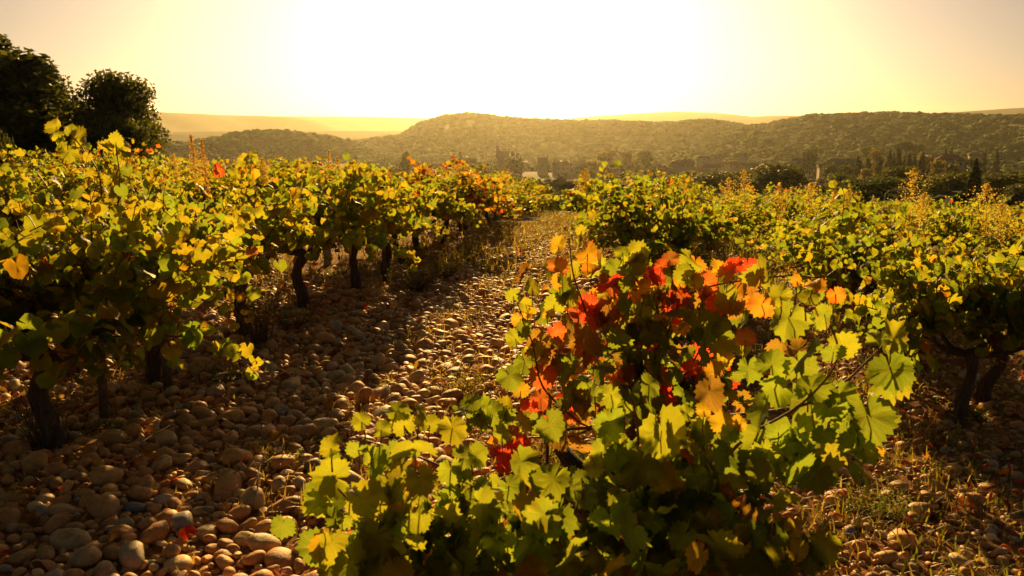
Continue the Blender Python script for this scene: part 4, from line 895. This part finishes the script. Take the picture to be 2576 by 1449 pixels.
for i in range(170):
    az = gT.uniform(-.62, .64); Y = gT.uniform(300, 1120)**1.0
    if az < -.02 and Y < 420: Y += 250
    u = (math.tan(az)*FPX*cp+512)/.39752; kk = gT.choice(['round', 'round', 'round', 'poplar', 'umbrella', 'bush'] if az > .15 else ['round', 'round', 'bush', 'bush', 'poplar'])
    x = math.tan(az)*Y; hgt = gT.uniform(6, 13)*(.45 if kk == 'bush' else 1); z = G(x, Y); c = gT.choice(['round', 'golden', 'wild', 'round'])
    if 1230 < u < 1440 and Y < 680: continue
    tr, cr = tv((kk, 'v', int(i % 3), c), kk, 900+i % 3, 900, .055, COLS[c]); o = empty(NAMES[kk], (x, Y, z-.1), gT.uniform(0, 6.28)); wv = hgt*gT.uniform(.85, 1.3)*(1.8 if kk == 'bush' else 1); o.scale = (wv, wv, hgt)
    side = 'below the left hill' if u < 1000 else ('around and behind the village' if u < 1900 else 'on the valley floor at right')
    kw = dict(round='roundish', poplar='narrow upright', umbrella='flat-topped', bush='low bushy')[kk]; tone = dict(round='green', golden='golden', wild='dark')[c]
    tag(o, f'hazy {tone} {kw} tree among its like {side}', 'tree', f'{tone} {kw} trees {side}'); link('trunk', tr, o); link('crown', cr, o)

# ------------------------------------------------------------------ ruined castle towers, village houses, lamps
STONE = (.40, .34, .25); PALE = (.5, .43, .32); TILE = (.34, .17, .09)
def windows(o, spots, name='window'):
    for (x, y, z, ww, hh) in spots: mb = MB(); mb.box((x-ww/2, y-.04, z-hh/2), (x+ww/2, y+.06, z+hh/2)); link(name, mb.build(name, M_glass, False), o)
def tower(u0, u1, vtop, Y, label, merlons, band, turret, wing):
    A, B = at(u0, vtop, Y), at(u1, vtop, Y); wd = B[0]-A[0]; cx = (A[0]+B[0])/2; z = G(cx, Y)-1; h = A[2]-z; d = wd
    o = empty('castle_tower', (cx, Y, z)); tag(o, label, 'tower'); w2 = wd/2
    mb = MB(); mb.box((-w2, 0, 0), (w2, d, h-1.5), STONE); link('wall', mb.build('wall', M_wall, False), o)
    pb = MB(); e = .5
    if band:
        for k in range(9): x = -w2+wd*(k+.5)/9; pb.box((x-.3, -e, h*.66-.9), (x+.3, -.003, h*.66), STONE)
        pb.box((-w2-e, -e, h*.66), (w2+e, d+e, h-1.5+.01), STONE)
    n = merlons; xs = np.linspace(-w2-e*band, w2+e*band, 2*n)
    for k in range(0, 2*n-1, 2):
        for y0 in (-e*band+.004, d-.6): pb.box((xs[k], y0, h-1.5+.006), (xs[k+1]*.98+xs[k]*.02, y0+.55, h), STONE)
    link('battlement', pb.build('battlement', M_wall, False), o)
    windows(o, [(-w2*.1, -.003, h*.5, .8, 1.4), (-w2*.5, -.003, h*.35, .6, 1.1), (w2*.3, -.003, h*.25, .6, 1.0)])
    if turret: tb_ = MB(); tb_.box((-w2-.4, -.4, h*.66+.02), (-w2+1.6, 1.6, h+2.4), STONE); tb_.box((-w2-.7, -.7, h+2.4), (-w2+1.9, 1.9, h+3.0), STONE); link('turret', tb_.build('turret', M_wall, False), o)
    if wing:
        wb = MB(); wb.box((w2+.003, .6, 0), (w2+wing, d*.8, h*.72), STONE); wb.box((w2+wing*.25, .61, h*.72), (w2+wing*.6, d*.5, h*.93), STONE); wb.box((w2+wing*.72, .61, h*.72), (w2+wing, d*.5, h*.86), STONE); link('broken_wall', wb.build('broken_wall', M_wall, False), o)
        windows(o, [(w2+wing*.45, .6, h*.8, 1.0, 1.2), (w2+wing*.4, .6, h*.45, .7, 1.2)])
    return o
tower(1250, 1279, 374, 660, 'ruined castle keep with battlements, left of the two hazy towers', 5, 1, True, 8.5)
tower(1352, 1379, 390, 640, 'plain square ruined tower with battlements, right of the castle keep', 4, 0, False, 0)
def house(u, vtop, Y, wd, d, hh, rot, label, wall=PALE, roof=TILE, group=None, wins=3, hip=False):
    p = at(u, vtop, Y); g0 = G(p[0], Y); rh = wd*.16 if not hip else wd*.18; z = min(p[2]-hh-rh, g0+14); base = min(g0, z)-1
    o = empty('house', (p[0], Y, base), rot); tag(o, label, 'house', group); H = z+hh-base
    mb = MB(); mb.box((-wd/2, -d/2, 0), (wd/2, d/2, H), wall)
    if not hip: mb.add([(-wd/2, -d/2, H), (-wd/2, d/2, H), (-wd/2, 0, H+rh)], [(0, 2, 1)], wall); mb.add([(wd/2, -d/2, H), (wd/2, d/2, H), (wd/2, 0, H+rh)], [(0, 1, 2)], wall)
    link('wall', mb.build('wall', M_wall, False), o); rb = MB(); e = .5; q = wd*.28 if hip else -e; th = .22
    E = [(-wd/2-e, -d/2-e, H-.1), (wd/2+e, -d/2-e, H-.1), (wd/2+e, d/2+e, H-.1), (-wd/2-e, d/2+e, H-.1), (-wd/2+q, 0, H+rh), (wd/2-q, 0, H+rh)]
    V = E+[(x, y, zz+th) for x, y, zz in E]; Fq = [(6, 7, 11, 10), (8, 9, 10, 11)]; F = [(0, 7, 6), (0, 1, 7), (1, 8, 7), (1, 2, 8), (2, 9, 8), (2, 3, 9), (3, 6, 9), (3, 0, 6), (0, 4, 1), (1, 4, 5), (2, 5, 3), (3, 5, 4), (9, 6, 10), (7, 8, 11), (0, 3, 4), (1, 5, 2)]
    for a, b, c, dd in Fq: F += [(a, b, c), (a, c, dd)]
    rb.add(V, F, roof); ro = link('roof', rb.build('roof', M_roof, False), o)
    cb = MB(); cb.box((wd*.2, -.4, H+rh*.5), (wd*.2+.7, .4, H+rh+1.0), wall); link('chimney', cb.build('chimney', M_wall, False), ro)
    windows(o, [(-wd/2+wd*(k+.5)/wins, -d/2-.003, H-hh*.35, .9, 1.3) for k in range(wins)])
    return o
house(1412, 408, 610, 11, 9, 8, .3, 'pale tall gabled house right of the square ruined tower', (.55, .48, .36)); house(1452, 418, 600, 8, 8, 5, -.2, 'low house with lit gable right of the pale tall house')
house(1720, 403, 610, 13, 10, 5, .5, 'pale gable house in front of the small golden tree'); house(2120, 400, 470, 16, 10, 5, .3, 'long grey-walled house left of the valley cypresses', (.26, .22, .16), (.25, .18, .12)); house(2085, 412, 460, 11, 9, 4, -.2, 'low house left of the long grey-walled house')
house(2392, 390, 380, 12, 9, 5.5, -.5, 'red-roofed villa among trees at right', (.5, .45, .38), (.42, .16, .08), None, 4, True); house(2355, 362, 640, 12, 9, 4, .4, 'pale house high on the slope above the cypresses'); house(1175, 400, 640, 14, 8, 2.5, .2, 'low pale sheds left of the castle keep')
for i, (u, v, Y, wd) in enumerate([(1480,408,640,11),(1510,416,620,12),(1545,412,640,10),(1560,422,600,13),(1590,415,640,12),(1625,420,610,14),(1650,412,650,12),(1680,420,610,12),(1755,418,620,12),(1790,410,650,13),(1830,404,680,12),(1860,405,660,12),(1890,408,640,11),(1500,430,580,12),(1420,432,585,10),(1215,418,640,12),(1225,428,620,11),(1770,388,760,10),(1800,384,800,9),(1870,380,800,9),(2010,395,600,9),(2460,370,620,11)]):
    grp = 'tile-roofed houses of the village right of the towers' if u > 1400 and u < 1950 else None
    lab = 'low tile-roofed village house in the hazy cluster right of the towers' if grp else ('low roof beside the foot of the castle keep' if u < 1300 else f'small pale house half hidden by trees, {"left of the cypresses" if u < 2200 else "at right of the villa"}')
    if u < 1300: grp = 'roofs below the castle keep'
    house(u, v+4, Y, wd, wd*.7, gT.uniform(3, 5), gT.uniform(-.7, .7), lab, tuple(np.array(PALE)*gT.uniform(.7, 1.1)), tuple(np.array(TILE)*gT.uniform(.7, 1.15)), grp, 2)
def street_lamp(u, v, Y, label):
    p = at(u, v, Y); z = G(p[0], Y); h = p[2]-z; o = empty('street_lamp', (p[0], Y, z)); tag(o, label, 'street lamp')
    mb = MB(); mb.tube([(0, 0, -.2), (0, 0, h*.6), (0, 0, h-.3), (.3, 0, h), (1.2, 0, h+.1)], [.09, .07, .06, .05, .045], 6); link('pole', mb.build('pole', M_metal), o)
    hb_ = MB(); hb_.tube([(1.1, 0, h+.08), (1.5, 0, h+.12), (1.9, 0, h+.1)], [.06, .16, .08], 6); link('lamp_head', hb_.build('lamp_head', M_metal), o)
street_lamp(1985, 471, 70, 'street lamp with pale head in front of the wide oak'); street_lamp(2228, 480, 75, 'thin street lamp in front of the umbrella pine')
